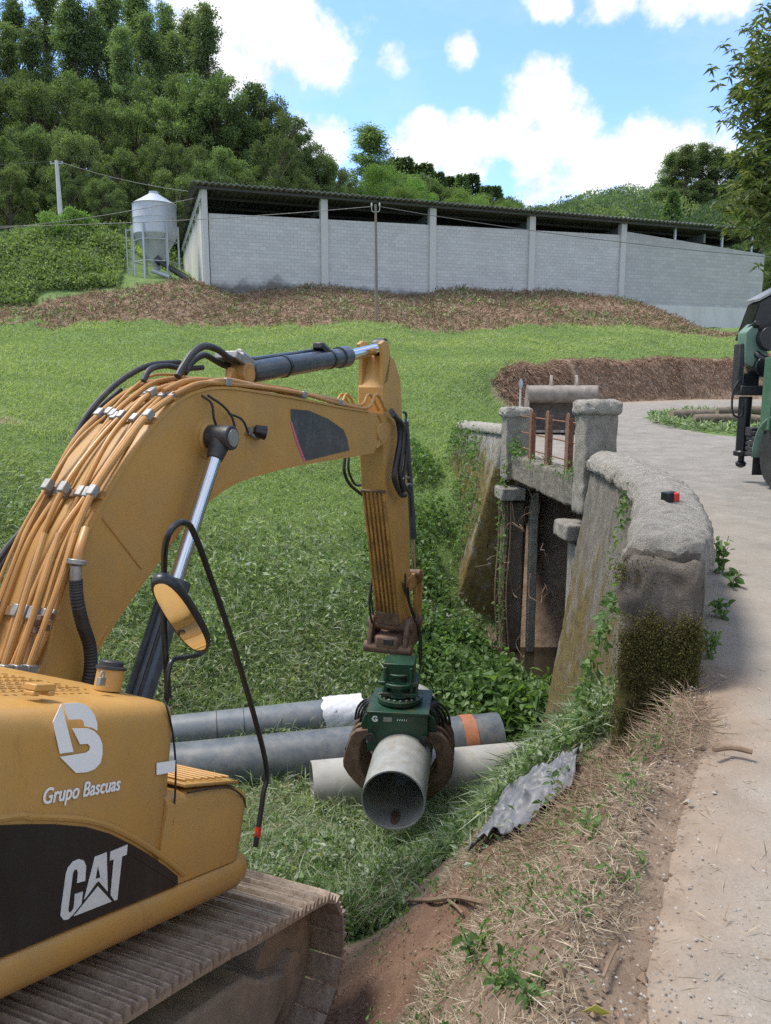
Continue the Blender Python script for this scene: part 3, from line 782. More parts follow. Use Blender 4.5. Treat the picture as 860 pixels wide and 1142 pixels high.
# deck
mb = MB(); mb.box(bp(2.2, 3.9, -.2), (7.2, 5.2, .3), BA); mb.build('deck_slab', M['deckbeam'], bridge)
rough_box('edge_beam', bp(2.25, .1, .0), (.42, 4.3, .5), M['deckbeam'], bridge, BA, noise=.035, nsc=6, cuts=30, rnd=.05)
for s in (0, 4.55):
    pl = rough_box('pillar', bp(s, .02, .5 if s == 0 else .38), (.47, .47, 1.45 if s == 0 else 1.3), M['pillar'], bridge, BA, noise=.024, nsc=9, cuts=26, rnd=.035)
    zc = (1.3 if s == 0 else 1.07)
    cpo = rough_box('pillar_cap', bp(s, .02, zc), (.58, .58, .2), M['coping'], pl, BA, noise=.035, nsc=9, cuts=24, rnd=.07)
    rough_box('impost_block', bp(s + (.27 if s == 0 else -.27), -.12, -.52), (.5, .62, .24), M['pillar'], bridge, BA, noise=.02, rnd=.03)
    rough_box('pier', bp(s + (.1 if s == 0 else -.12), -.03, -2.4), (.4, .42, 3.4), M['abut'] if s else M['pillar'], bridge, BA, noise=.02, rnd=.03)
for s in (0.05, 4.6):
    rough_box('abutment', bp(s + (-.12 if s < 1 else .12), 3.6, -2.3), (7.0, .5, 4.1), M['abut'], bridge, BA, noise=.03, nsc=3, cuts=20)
rough_box('pier', bp(4.15, .34, -2.35), (.16, .16, 3.7), M['pillar'], bridge, BA, noise=.01, rnd=.02)
ang = []
for s in (1.15, 2.25, 3.3):
    mb = MB()
    base = bp(s, .02, .2)
    h = .98; wv = .085
    prof = [(-wv, 0), (-wv, h - wv)] + [(-wv * cos(q), h - wv + wv * sin(q)) for q in np.linspace(.3, pi - .3, 7)] + [(wv, h - wv), (wv, 0)]
    mb.prism([base + brt * (-.04) + bdir * x + np.array([0, 0, z]) for x, z in prof], brt * .014)
    for sg in (-1, 1): mb.box(base + bdir * sg * (wv - .008) + brt * .0 + np.array([0, 0, (h - wv) / 2]), (.09, .014, h - wv), [brt, bdir, [0, 0, 1]])
    mb.build('railing_post', M['post_rust'], bridge, bev=.004)
for z in (.42, .72, 1.03):
    mb = MB(); mb.tube([bp(.2, .05, z - .0), bp(2.2, .055, z - .012), bp(4.35, .05, z - .02)], .0135, 8)
    mb.build('rail', M['post_rust'], bridge)

# far wing wall
wing = thing('bridge_wing_wall', 'battered wing wall with ochre lichen beyond the bridge opening', 'wall', (2.2, 17.5, -1))
WP2 = np.array([(2.42, 15.85), (2.3, 17.0), (2.1, 18.6), (1.85, 19.9)])
def wing_prof(t):
    top = .62 - .1 * t
    return [(-.26 * (top - z) * (1 - .2 * t), z) for z in np.linspace(-4, top, 40)] + [(.35, z) for z in np.linspace(top, -4, 20)]
V, Fq = wall_mesh(WP2, wing_prof, 50, noise=.02)
fastmesh('wall_body', V, Fq, M['wingface'], wing, smooth=True)
def wcop(t):
    z = .6 - .1 * t
    pr = [(-.06, z), (-.07, z + .08), (-.03, z + .17), (.1, z + .21), (.26, z + .2), (.4, z + .14), (.42, z)]
    o = []
    for a, b in zip(pr, pr[1:] + pr[:1]):
        for q in (0, .5): o.append((a[0] + (b[0] - a[0]) * q, a[1] + (b[1] - a[1]) * q))
    return o
V, Fq = wall_mesh(WP2, wcop, 50, noise=.025)
fastmesh('coping', V, Fq, M['coping'], wing, smooth=True)

wx0 = np.linspace(2.2, 10, 30); wy0 = np.linspace(11.3, 15.5, 20); QX, QY = np.meshgrid(wx0, wy0); ixw = np.arange(600).reshape(20, 30)
mw, t_, b_ = newmat('darkening_creek_water'); b_.inputs['Base Color'].default_value = (.02, .017, .01, 1); b_.inputs['Roughness'].default_value = .08; bump(t_, b_, nz(t_, 6, 3), .15, .02)  # dark water sheet added to darken the floor of the bridge opening
tag(fastmesh('darkening_creek_water', np.c_[QX.ravel(), QY.ravel(), np.full(600, -3.78)], np.stack([ixw[:-1, :-1], ixw[:-1, 1:], ixw[1:, 1:], ixw[1:, :-1]], -1).reshape(-1, 4), mw), kind='structure')
# ------------------------------------------------------------------ barn
BO = np.array([-10.05, 45.0, 7.25]); BR = atan2(2.18, 6.6)
barn = thing('barn', 'long open-topped livestock barn of grey block with corrugated roof above the field', 'barn', BO, rotz=BR)
def bw(x, y, z):
    return np.array([BO[0] + cos(BR) * x - sin(BR) * y, BO[1] + sin(BR) * x + cos(BR) * y, BO[2] + z])
BAY = 6.8; LEN = 39.1; DEP = 17
def bpart(mb, name, mat, parent=None, **k): return mb.build(name, mat, parent or barn, local=True, **k)
for i in range(4):
    mb = MB(); z0, z1 = 3.94 + .1 * i, 3.94 + .1 * (i + 1)
    x0, x1 = i * BAY + (.2), (i + 1) * BAY - .2
    mb.prism([(x0, 0, -1.2), (x1, 0, -1.2), (x1, 0, z1 - .12), (x0, 0, z0 - .12)], (0, .22, 0))
    bpart(mb, 'block_panel', M['block'], smooth=0)
mb = MB(); mb.prism([(4 * BAY + .2, .02, -.2), (LEN, .02, -.2), (LEN, .02, 3.58), (4 * BAY + .2, .02, 4.46)], (0, .22, 0)); bpart(mb, 'smooth_panel', M['blockfine'], smooth=0)
mb = MB(); mb.box((4 * BAY + (LEN - 4 * BAY) / 2 + .1, .14, -1.9), (LEN - 4 * BAY - .18, .34, 3.4)); bpart(mb, 'plinth', M['plinth'], smooth=0)
for i in range(5):
    ztop_ = 5.1 - .005 * i * BAY; mb = MB(); mb.box((i * BAY, .08, (ztop_ - 1.5) / 2), (.42 if i else .3, .44, ztop_ + 1.5)); bpart(mb, 'column', M['barncol'], smooth=0, bev=.02)
# gable end
mb = MB()
mb.prism([(-.01, .1, -1.2), (-.01, DEP, -1.2), (-.01, DEP, 3.6), (-.01, .1, 4.1)], (-.2, 0, 0))
mb.prism([(-.01, .1, 4.6), (-.01, DEP, 4.05), (-.01, DEP, 4.55), (-.01, .1, 5.08)], (-.2, 0, 0))
for k in range(7): mb.box((-.11, 1.0 + k * 2.6, 4.1), (.18, .3, .9))
bpart(mb, 'gable_wall', M['barnpanel'], smooth=0)
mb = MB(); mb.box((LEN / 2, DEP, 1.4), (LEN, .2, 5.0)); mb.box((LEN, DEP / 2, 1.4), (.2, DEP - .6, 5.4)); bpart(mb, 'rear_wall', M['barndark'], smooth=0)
xx = np.arange(-.75, LEN + .6, .055)
zz = .045 * np.sin(xx * 2 * pi / .33)
V = []; 
for (y, dz) in ((-.75, 5.66), (-.75, 5.73), (DEP + .5, 5.12), (DEP + .5, 5.05)):
    V.append(np.c_[xx, np.full(len(xx), y), zz + dz - .42 - .005 * xx])
V = np.concatenate(V); nX = len(xx)
ix = np.arange(4 * nX).reshape(4, nX)
Fq = np.concatenate([np.stack([ix[a][:-1], ix[a][1:], ix[b][1:], ix[b][:-1]], -1) for a, b in ((0, 1), (1, 2), (2, 3), (3, 0))])
fastmesh('roof', V, Fq, M['roof'], barn, smooth=False, local=True)
for k in range(9):
    y = -.3 + k * 2.1; mb = MB(); zq = 5.24 - .031 * (y + .75) - .13; mb.prism([(-.5, y, zq + .08), (LEN + .5, y, zq + .08 - .005 * LEN), (LEN + .5, y, zq - .06 - .005 * LEN), (-.5, y, zq - .06)], (0, .08, 0)); bpart(mb, 'purlin', M['barnfascia'], smooth=0)
for i in range(6):
    x = i * BAY; mb = MB()
    dz_ = -.43 - .005 * x; mb.prism([(x, .35, 5.35 + dz_), (x, DEP - .3, 4.85 + dz_), (x, DEP - .3, 4.55 + dz_), (x, 2.5, 4.95 + dz_), (x, .35, 4.75 + dz_)], (.16, 0, 0)); bpart(mb, 'rafter', M['steelgrey'], smooth=0)
for x, zb in ((4.62 * BAY, 4.0), (5.2 * BAY, 3.7), (5.58 * BAY, 3.4)):
    zt_ = 5.1 - .005 * x; mb = MB(); mb.box((x, .12, (zb + zt_) / 2), (.14, .14, zt_ - zb)); bpart(mb, 'steel_post', M['galv'], smooth=0)

# ------------------------------------------------------------------ feed silo
so = at(176, 315, 47); so[2] = gz1(so[0], so[1])
silo = thing('feed_silo', 'pale galvanised feed silo on legs beside the barn gable', 'silo', so)
k = so[2]
ztop = at(176, 214, 47)[2] - k; zc1 = at(176, 229, 47)[2] - k; zc0 = at(176, 262, 47)[2] - k; zh = at(178, 297, 47)[2] - k
r = 1.24
mb = MB(); mb.lathe([(r, zc0 - .06), (r + .015, zc0), (r, zc0 + .03), (r, (zc0 + zc1) / 2), (r + .015, (zc0 + zc1) / 2 + .02), (r, (zc0 + zc1) / 2 + .05), (r, zc1 - .03), (r + .05, zc1)], (0, 0, 0), 40); mb.build('tank', M['galv'], silo, local=True)
mb = MB(); mb.lathe([(r + .05, zc1), (.27, ztop - .12), (.27, ztop), (.0, ztop + .02)], (0, 0, 0), 40); mb.build('roof_cone', M['galv'], silo, local=True)
mb = MB(); mb.lathe([(r, zc0 - .05), (.22, zh), (.2, zh - .2)], (0, 0, 0), 40); mb.build('hopper', M['galv'], silo, local=True)
for q in range(6):
    a = q * pi / 3 + .25; mb = MB(); mb.box(((r + .03) * cos(a), (r + .03) * sin(a), (zc0 + .5) / 2 - .2), (.1, .1, zc0 + .9), [[cos(a), sin(a), 0], [-sin(a), cos(a), 0], [0, 0, 1]]); mb.build('leg', M['galv'], silo, local=True, smooth=0)
for zz_ in (.8, 2.0):
    mb = MB(); mb.tube([((r + .03) * cos(q * pi / 3 + .25), (r + .03) * sin(q * pi / 3 + .25), zz_) for q in range(7)], .03, 6); mb.build('brace_ring', M['galv'], silo, local=True)
mb = MB(); mb.tube([(-1.32, -.3, -.2), (-1.32, -.3, zc0 + .3)], .03, 6); mb.tube([(-1.62, -.3, -.2), (-1.62, -.3, zc0 + .3)], .03, 6)
for q in range(3): mb.tube([(-1.62, -.3, .4 + q * 1.1), (-1.2, -.3, .4 + q * 1.1)], .018, 6)
mb.build('filler_frame', M['galv'], silo, local=True)
a0 = at(176, 290, 46.6) ; a1 = at(211, 312, 45.6)
mb = MB(); mb.cyl(a0, a1, .17, 16); mb.cyl(a0 - np.array([.1, 0, .16]), a0 + np.array([.2, 0, .1]), .24, 16)
ag = mb.build('auger_pipe', M['darkmetal'], silo); 
mb = MB(); mb.cyl(at(170, 302, 46.4), at(190, 309, 46.1), .13, 14); mb.build('auger_pipe', M['galv'], silo)

# ------------------------------------------------------------------ poles, wires
pb = at(420, 372, 39.4); pb[2] = gz1(pb[0], pb[1]); pt_ = at(419, 228, 39.4)
pole = thing('utility_pole', 'thin weathered wooden utility pole standing in front of the barn', 'pole', pb)
mb = MB(); mb.tube([pb - [0, 0, .3], (pb + pt_) / 2, pt_], [.085, .075, .055], 12); mb.build('pole_shaft', M['wood'], pole)
for sx in (-.16, .16):
    mb = MB(); b0 = pt_ + np.array([0, 0, -.35])
    mb.tube(smoothpath([b0, b0 + [sx * .9, 0, .02], b0 + [sx * 1.2, 0, .12], b0 + [sx * 1.2, 0, .3]], 4), .02, 6); mb.lathe([(.03, 0), (.05, .05), (.03, .09), (.045, .13), (.02, .16)], b0 + [sx * 1.2, 0, .26], 10)
    mb.build('insulator', M['galv'], pole)
p2 = at(68, 245, 58); p2t = at(63, 179, 58)
pole2 = thing('utility_pole', 'pale concrete utility pole rising in front of the dark wood at left', 'pole', (p2[0], p2[1], gz1(p2[0], p2[1]) - .2))
mb = MB(); mb.tube([(p2[0] + .1, p2[1], gz1(p2[0], p2[1]) - .5), p2, p2t], [.2, .18, .12], 12); mb.build('pole_shaft', M['polewhite'], pole2)
mb = MB(); mb.box(p2t + [0, 0, -.2], (.9, .07, .07)); [mb.lathe([(.03, 0), (.05, .06), (.02, .13)], p2t + [x, 0, -.16], 8) for x in (-.4, 0, .4)]; mb.build('crossarm', M['galv'], pole2)
def wire(a, b, sag, label, r=.018):
    a = np.array(a); b = np.array(b)
    pts = [a + (b - a) * t - np.array([0, 0, 4 * sag * t * (1 - t)]) for t in np.linspace(0, 1, 25)]
    mb = MB(); mb.tube(pts, r, 5)
    tag(mb.build('overhead_wire', M['wire']), label, 'wire')
wire(at(-160, 252, 44), pt_ + [-.19, 0, -.1], .35, 'overhead wire running left from the wooden pole past the silo')
wire(pt_ + [.19, 0, -.1], at(930, 292, 42), .3, 'overhead wire running right from the wooden pole across the barn wall')
wire(p2t, bw(-.3, 1.0, 5.1), .25, 'high wire from the pale pole to the barn roof corner', .02)
wire(p2t + [-.3, 0, -.05], at(-200, 178, 66), .4, 'high wire leaving the pale pole to the left', .02)
wire(at(-160, 262, 46), bw(-.3, .4, 4.7), .5, 'lower wire sagging behind the silo to the barn gable', .018)
# ------------------------------------------------------------------ trees: prototypes of unit height, copied with their parts
def blob_leaves(cs, rs, n, size, up=.25, rg=None, fill=.55, asp=.6, jit=.18):
    rg = rg or rng
    cs = np.array(cs); rs = np.array(rs)
    wgt = rs ** 2; wgt = wgt / wgt.sum()
    pick = rg.choice(len(cs), n, p=wgt)
    d = rdir(n, .18, rg)
    rad = rs[pick] * (fill + (1 - fill) * rg.random(n) ** .4) * (1 + jit * rg.normal(size=n))
    P = cs[pick] + d * rad[:, None] * np.array([1, 1, .82])
    Dr = unit(d * .7 + rdir(n, up, rg))
    sz = size * (.6 + .8 * rg.random(n))
    return cards(P, Dr, sz, sz * asp, rg=rg)
def tree_proto(name, label, kind, seed, group):
    rg = np.random.default_rng(seed)
    t = thing(name, label, 'tree', (0, 0, 0), group)
    mb = MB()
    if kind == 'oak':
        mb.tube([(0, 0, -.05), (.005, 0, .15), (.015, .01, .4), (.01, .02, .7)], [.03, .024, .018, .006], 8)
        cs, rs = [], []
        for i in range(62):
            z = .24 + .70 * rg.random(); env = .29 * sqrt(max(.05, 1 - ((z - .55) / .46) ** 2))
            a = rg.random() * 2 * pi; q = env * (.3 + .75 * rg.random() ** .5)
            c = np.array([cos(a) * q, sin(a) * q, z]); cs.append(c); rs.append(.035 + .05 * rg.random() ** 1.5)
            if i % 3 == 0: mb.tube([(.012, .01, max(.18, z - .28)), c * [.6, .6, 1] - [0, 0, .06], c], [.01, .006, .002], 5)
        V, Fq = blob_leaves(cs, rs, 22000, .0155, rg=rg, fill=.35, jit=.25)
        lm = M['leaf_oak']
    elif kind == 'light':
        mb.tube([(0, 0, -.05), (.005, 0, .3), (.01, .01, .75)], [.022, .016, .004], 8)
        cs, rs = [], []
        for i in range(26):
            z = .2 + .72 * rg.random(); env = .27 * sqrt(max(.04, 1 - ((z - .5) / .5) ** 2))
            a = rg.random() * 2 * pi; q = env * rg.random() ** .5
            cs.append(np.array([cos(a) * q, sin(a) * q, z])); rs.append(.07 + .06 * rg.random())
        V, Fq = blob_leaves(cs, rs, 15000, .017, rg=rg); lm = M['leaf_light']
    elif kind == 'euc':
        mb.tube([(0, 0, -.05), (.004, 0, .3), (-.008, .006, .65), (.004, 0, .96)], [.016, .012, .008, .002], 7)
        cs, rs = [], []
        for i in range(60):
            z = .22 + .77 * rg.random(); env = .14 * min(1, (1.0 - z) / .6 + .04) * min(1, (z - .2) / .15)
            a = rg.random() * 2 * pi; q = max(env, .02) * (.2 + .9 * rg.random())
            c = np.array([cos(a) * q, sin(a) * q, z]); cs.append(c); rs.append(.022 + .03 * rg.random())
            mb.tube([(0, 0, z - .12), c * [.5, .5, 1] - [0, 0, .04], c], [.005, .003, .001], 4)
        V, Fq = blob_leaves(cs, rs, 21000, .0125, up=-.5, rg=rg, fill=.2, asp=.45, jit=.35); lm = M['leaf_euc']
    else:
        mb.tube([(0, 0, -.05), (0, 0, .5), (0, 0, .98)], [.02, .012, .002], 7)
        n = 6500; z = .1 + .9 * rg.random(n) ** 1.25; lay = np.floor(z * 16) / 16
        a = rg.random(n) * 2 * pi; lob = .75 + .25 * np.sin(a * 5 + lay * 40)
        q = .24 * (1.03 - z) * (.45 + .55 * rg.random(n) ** .5) * lob + .008
        P = np.stack([np.cos(a) * q, np.sin(a) * q, z - q * .35], 1)
        V, Fq = cards(P, np.stack([np.cos(a), np.sin(a), -.25 + .5 * rg.normal(size=n)], 1), .03, .012, rg=rg); lm = M['leaf_con']
    mb.build('trunk', M['bark'], t, local=True)
    fastmesh('crown', V, Fq, lm, t, local=True)
    return t

G1, G2, G3 = 'broadleaf trees of the hillside wood', 'tall eucalyptus above the hillside wood', 'trees behind the barn'
kinds = {
    'oak': [tree_proto('broadleaf_tree', 'dense dark green broadleaf tree in the wood on the left hillside', 'oak', 100 + i, G1) for i in range(4)],
    'euc': [tree_proto('eucalyptus_tree', 'tall feathery eucalyptus rising along the top of the left wood', 'euc', 200 + i, G2) for i in range(3)],
    'light': [tree_proto('leafy_tree', 'pale green leafy tree beyond the barn roof', 'light', 300 + i, G3) for i in range(2)],
    'con': [tree_proto('conifer_tree', 'dark pointed conifer on the ridge beyond the barn roof', 'con', 400 + i, 'conifers on the ridge behind the barn') for i in range(2)],
}
used = set()
def plant(kind, px, top, Y, wd=1.0, label=None, group=None):
    p = at(px, 400, Y); x, y = p[0], p[1]
    zb = gz1(x, y); H = max(at(px, top, Y)[2] - zb, 2.0)
    ps = kinds[kind]; i = random.randrange(len(ps)); src = ps[i]
    rz = random.random() * 6.28
    sc = (H * wd, H * wd, H)
    if (kind, i) not in used:
        used.add((kind, i)); src.location = (x, y, zb - .1); src.scale = sc; src.rotation_euler = (0, 0, rz); o = src
    else: o = copy_thing(src, (x, y, zb - .1), sc, rz)
    if label: o['label'] = label
    if group:
        o['group'] = group
    elif label and 'group' in o.keys(): del o['group']
    return o
r2 = random.Random(5)
for px, top in ((-95, 0), (-60, -25), (-22, -20), (12, -12), (42, 8), (75, -20), (105, -8), (140, -12), (170, -18), (200, 12), (226, 24), (243, 12), (-130, 10)):
    plant('euc', px, top - 6, 92 + r2.random() * 9, 1.05)
for px, top in ((250, 82), (276, 92), (300, 108), (322, 128), (342, 148), (360, 172), (376, 186), (262, 120), (292, 140), (318, 158)): plant('oak', px, top, 77 + r2.random() * 5, .95)
for i in range(13): plant('oak', 430 + i * 12, 190 + i * 3.0 + r2.uniform(-4, 4), 150 + r2.random() * 6, 1.2, 'leafy tree among the conifers on the ridge behind the barn', 'leafy trees on the ridge behind the barn')
for px in (0, 30, 58, 92, 122, 155, 186, 212): plant('euc', px + r2.uniform(-6, 6), 20 + r2.uniform(-10, 25), 88 + r2.random() * 6, 1.05)
for i, px in enumerate(range(-110, 330, 30)):
    top = 78 + r2.random() * 34 + max(0, px - 215) * .42
    plant('oak', px + r2.uniform(-8, 8), top, 78 + r2.random() * 7, .95)
for i, px in enumerate(range(-95, 355, 29)):
    top = 128 + r2.random() * 45 + max(0, px - 255) * .42
    plant('oak', px + r2.uniform(-8, 8), top, 66 + r2.random() * 6, .95)
for px, top, Y in ((-60, 185, 61), (-15, 195, 60), (22, 178, 61), (90, 190, 61), (128, 196, 60), (205, 190, 62), (238, 182, 64)):
    plant('oak', px, top, Y, 1.0)
for px, top in ((352, 186), (372, 196), (338, 168)): plant('oak', px, top, 84, .9)
# trees standing free beyond the barn
plant('euc', 413, 143, 140, 1.9, 'tall dark eucalyptus standing alone above the barn roof', '')
for px, top, Y in ((392, 196, 112), (424, 182, 110), (470, 200, 118), (452, 206, 104), (505, 208, 120), (535, 214, 126), (565, 222, 130), (600, 226, 135)): plant('light', px, top, Y, 1.0)
for px in (440, 452, 462, 474, 487, 500, 512, 524, 538, 549): plant('con', px, 174 + (px - 440) * .28 + r2.uniform(-6, 6), 165 + r2.random() * 8, 1.6)
plant('con', 740, 212, 128, 1.35, 'light green pointed conifer rising over the right end of the barn', '')
for px, top in ((738, 172), (752, 163), (770, 160), (786, 166), (803, 170), (816, 178)):
    plant('euc', px, top, 205 + r2.random() * 8, 1.7, 'eucalyptus in the tall clump on the far right hill', 'eucalyptus clump on the far right hill')
for px, top, Y in ((868, 262, 66), (905, 240, 70), (850, 285, 62.5), (880, 278, 61.5), (950, 230, 72)): plant('oak', px, top, Y, 1.1, 'leafy green tree beyond the right end of the barn', 'trees beyond the right end of the barn')

# far wooded hill: reads as one mass
rg = np.random.default_rng(77)
cs, rs = [], []
for i in range(900):
    Y = 150 + 170 * rg.random(); x = Y * rg.uniform(-.12, .68)
    cs.append((x, Y)); rs.append(rg.uniform(2.6, 6.5))
cs = np.array(cs); zf = gz(cs[:, 0], cs[:, 1]); rs = np.array(rs)
C3 = np.c_[cs, zf + rs * 1.25]
for q, (mt, lab) in enumerate((('leaf_far', 'distant mid green trees of the hillside wood behind the barn'), ('leaf_far_dark', 'distant dark trees among the hillside wood behind the barn'), ('leaf_far_pale', 'distant pale trees among the hillside wood behind the barn'))):
    s_ = np.arange(len(C3)) % 5; s_ = (s_ == 4) if q == 2 else (s_ % 2 == q) & (s_ < 4)
    V, Fq = blob_leaves(C3[s_], rs[s_], 170000 if q < 2 else 90000, .48, rg=rg, fill=.9, asp=.8, jit=.06)
    tag(fastmesh('far_woodland', V, Fq, M[mt]), lab, 'woodland', kind='stuff')

# chestnut whose branches hang in at the upper right
cb = np.array([11.2, 14.0, 0.]); cb[2] = 0
ct = thing('chestnut_tree', 'chestnut tree with long leaves hanging over the truck at the right edge', 'tree', cb)
mb = MB(); mb.tube(smoothpath([cb - [0, 0, .3], cb + [.05, 0, 2], cb + [-.1, .1, 4.2], cb + [-.2, .2, 6.5]]), list(np.linspace(.26, .1, 19)), 12)
rg = np.random.default_rng(5)
tips = []
for i in range(150):
    z = rg.uniform(3.9, 8.4); env = 3.7 * sqrt(max(.04, 1 - ((z - 6.2) / 2.7) ** 2))
    a = rg.random() * 2 * pi; q = env * (.45 + .55 * rg.random())
    e = cb + np.array([cos(a) * q, sin(a) * q, z])
    if i % 2 == 0:
        o = cb + np.array([-.1, .1, max(2.6, z - 2.2)]); mid = (o + e) / 2 + [0, 0, .25]
        mb.tube(smoothpath([o, mid, e], 4), list(np.linspace(.05, .008, 9)), 6)
    tips.append(e)
# the low outer branch seen against the sky
for px, py, Y in ((838, 95, 12.6), (840, 130, 12.4), (838, 185, 12.2), (830, 215, 12.2), (842, 240, 12.0), (835, 160, 12.3), (850, 60, 12.8), (856, 120, 12.2), (853, 190, 12), (846, 100, 12.6), (838, 85, 12.5), (825, 205, 12.3), (855, 250, 12), (848, 150, 12.2), (859, 80, 12.5), (843, 205, 12.1), (857, 222, 12.1)) + tuple((max(842 + (14 if py < 75 else 0), rg.uniform(835, 935)), py, rg.uniform(11.9, 13.2)) for py in rg.uniform(28, 246, 62)):
    px = max(px, 846 + 8 * sin(py * .11)); e = at(px, py, Y); tips += [e]
    o = cb + np.array([-.2, .1, max(2.8, e[2] - .8)]); mb.tube(smoothpath([o, (o + e) / 2 + [0, 0, .25], e], 4), list(np.linspace(.045, .006, 9)), 6)
mb.build('trunk', M['bark'], ct)
P, Dr = [], []
for e in tips:
    for k in range(17):
        c = e + rg.normal(size=3) * [.22, .25, .26]
        for j in range(9):
            a = j * 2 * pi / 9 + rg.random(); P.append(c + rg.normal(size=3) * .02); Dr.append((cos(a), sin(a), rg.uniform(-.75, .35)))
V, Fq = cards(P, Dr, rg.uniform(.10, .19, len(P)), rg.uniform(.03, .048, len(P)), fold=.05, droop=.2, rg=rg)
fastmesh('crown', V, Fq, M['leaf_chest'], ct)

# shrub in front of the pale pole
sb = at(66, 262, 49.6); sb[2] = gz1(sb[0], sb[1])
sh = thing('shrub', 'loose bright green shrub at the foot of the pale pole', 'shrub', sb)
mb = MB(); [mb.tube([sb + [x * .2, 0, -.2], sb + [x * .5, 0, .8], sb + [x, 0, 1.4]], [.04, .03, .01], 6) for x in (-.7, -.2, .3, .8)]; mb.build('trunk', M['bark'], sh)
cs = [sb + [rg.normal() * .75, rg.normal() * .5, rg.uniform(.2, 1.5)] for i in range(22)]
V, Fq = blob_leaves(cs, [rg.uniform(.25, .5) for c in cs], 3500, .16, rg=rg, fill=.3)
fastmesh('crown', V, Fq, M['leaf_light'], sh)
# ------------------------------------------------------------------ excavator
CSD = float(R_ @ S_)
def onl(px, py, l):
    r = ray(px, py); c = CSD + l
    t = (c - R_ @ CAM) / (R_ @ r); return CAM + t * r
def onu(px, py, u):
    r = ray(px, py); c = float(U_ @ S_) + u
    t = (c - U_ @ CAM) / (U_ @ r); return CAM + t * r
def loc(P): v = np.asarray(P) - S_; return np.array([v @ F_, v @ R_, v @ U_])
AX = [F_, R_, U_]
ex = thing('excavator', 'large yellow tracked excavator with white lettering on a black side panel, gripping a pipe', 'excavator', L(.2, -1.3, -1.36))

def sideprism(mb, pts, l, th, uv=False):
    """pts are (a,u); extruded leftwards by th"""
    return mb.prism([L(a, l, u) for a, u in pts], -R_ * th)

# engine hood, rounded along its upper edge and its front corner
sec = [(0, -.2), (0, .50)] + [(-.09 + .09 * cos(q), .50 + .105 * sin(q)) for q in np.linspace(.25, pi / 2, 5)] + [(-.5, .625), (-1.0, .63), (-1.0, -.2)]
def hood_rows():
    rows = []
    for a, dl, tp in [(-2.3, 0, 1), (-1.2, 0, 1), (-.4, 0, 1), (.2, 0, 1), (.72, 0, 1), (.82, -.003, .995), (.89, -.012, .985), (.94, -.03, .965), (.985, -.065, .93), (1.01, -.12, .87), (1.02, -.2, .78)]:
        rows.append((a, dl, tp))
    return rows
rows = hood_rows(); V = []
for a, dl, tp in rows:
    for (l, u) in sec:
        uu = u
        aa = a
        if u > .2 and a > .6: aa = a - (a - .6) * .45 * ((u - .2) / .43)
        V.append(L(aa, min(l, dl) if l > -.9 else l, uu if uu < .3 else .3 + (uu - .3) * (1 - (1 - tp) * .8)))
k = len(sec); n = len(rows)
Fh = [(i * k + j, i * k + (j + 1) % k, (i + 1) * k + (j + 1) % k, (i + 1) * k + j) for i in range(n - 1) for j in range(k)] + [tuple(range(k)), tuple((n - 1) * k + j for j in range(k))]
mb = MB(); mb.add(V, Fh)
hood = mb.build('engine_hood', M['yellow'], ex, smooth=50)
# seam of the front corner panel
mb = MB(); mb.tube(smoothpath([onl(183, 781, -.04), onl(187, 792, -.004), onl(193, 820, -.004), onl(196, 855, -.006), onl(195, 890, -.006), onl(192, 920, -.004)], 5), .005, 6); mb.build('panel_seam', M['black'], hood)
# tread dots of the hood top
mb = MB()
for i in range(28):
    for j in range(12):
        mb.box(L(-.62 + i * .042, -.26 - j * .05, .629), (.026, .012, .006), [unit(F_ + (R_ if j % 2 else -R_)), unit(F_ - (R_ if j % 2 else -R_)), U_])
mb.build('tread_dots', M['yellow'], hood)

# front tool box with tread plate
mb = MB()
def boxsec(a, drop): return [(0, -.2), (0, .16 - drop), (-.03, .195 - drop), (-.07, .205 - drop), (-.85, .205 - drop), (-.85, -.2)]
V = []; rows = [(.86, 0), (1.1, .012), (1.35, .03), (1.50, .05), (1.57, .075), (1.615, .125), (1.635, .2)]
for i, (a, dr) in enumerate(rows):
    for (l, u) in boxsec(a, dr): V.append(L(a, min(l, -(max(0, a - 1.5) ** 2) * 4) if l > -.5 else l, u))
k = 6; n = len(rows)
mb.add(V, [(i * k + j, i * k + (j + 1) % k, (i + 1) * k + (j + 1) % k, (i + 1) * k + j) for i in range(n - 1) for j in range(k)] + [tuple(range(k)), tuple((n - 1) * k + j for j in range(k))])
tb = mb.build('tool_box', M['yellow'], ex, smooth=50)
mb = MB(); mb.prism([L(1.0, -.02, .215), L(1.46, -.02, .18), L(1.54, -.06, .155), L(1.54, -.75, .155), L(1.0, -.75, .215)], U_ * .018)
for i in range(7): mb.box(L(1.06 + i * .062, -.36, .235 - i * .0046), (.02, .6, .012), [unit(F_ - .075 * U_), R_, U_])
mb.build('tread_plate', M['yellow'], tb, bev=.006)
mb = MB(); mb.tube(smoothpath([L(.99, .004, .20), L(1.15, .004, .195), L(1.35, .004, .175), L(1.5, .002, .11), L(1.6, -.03, .04)], 5), .005, 6); mb.build('panel_seam', M['black'], tb)

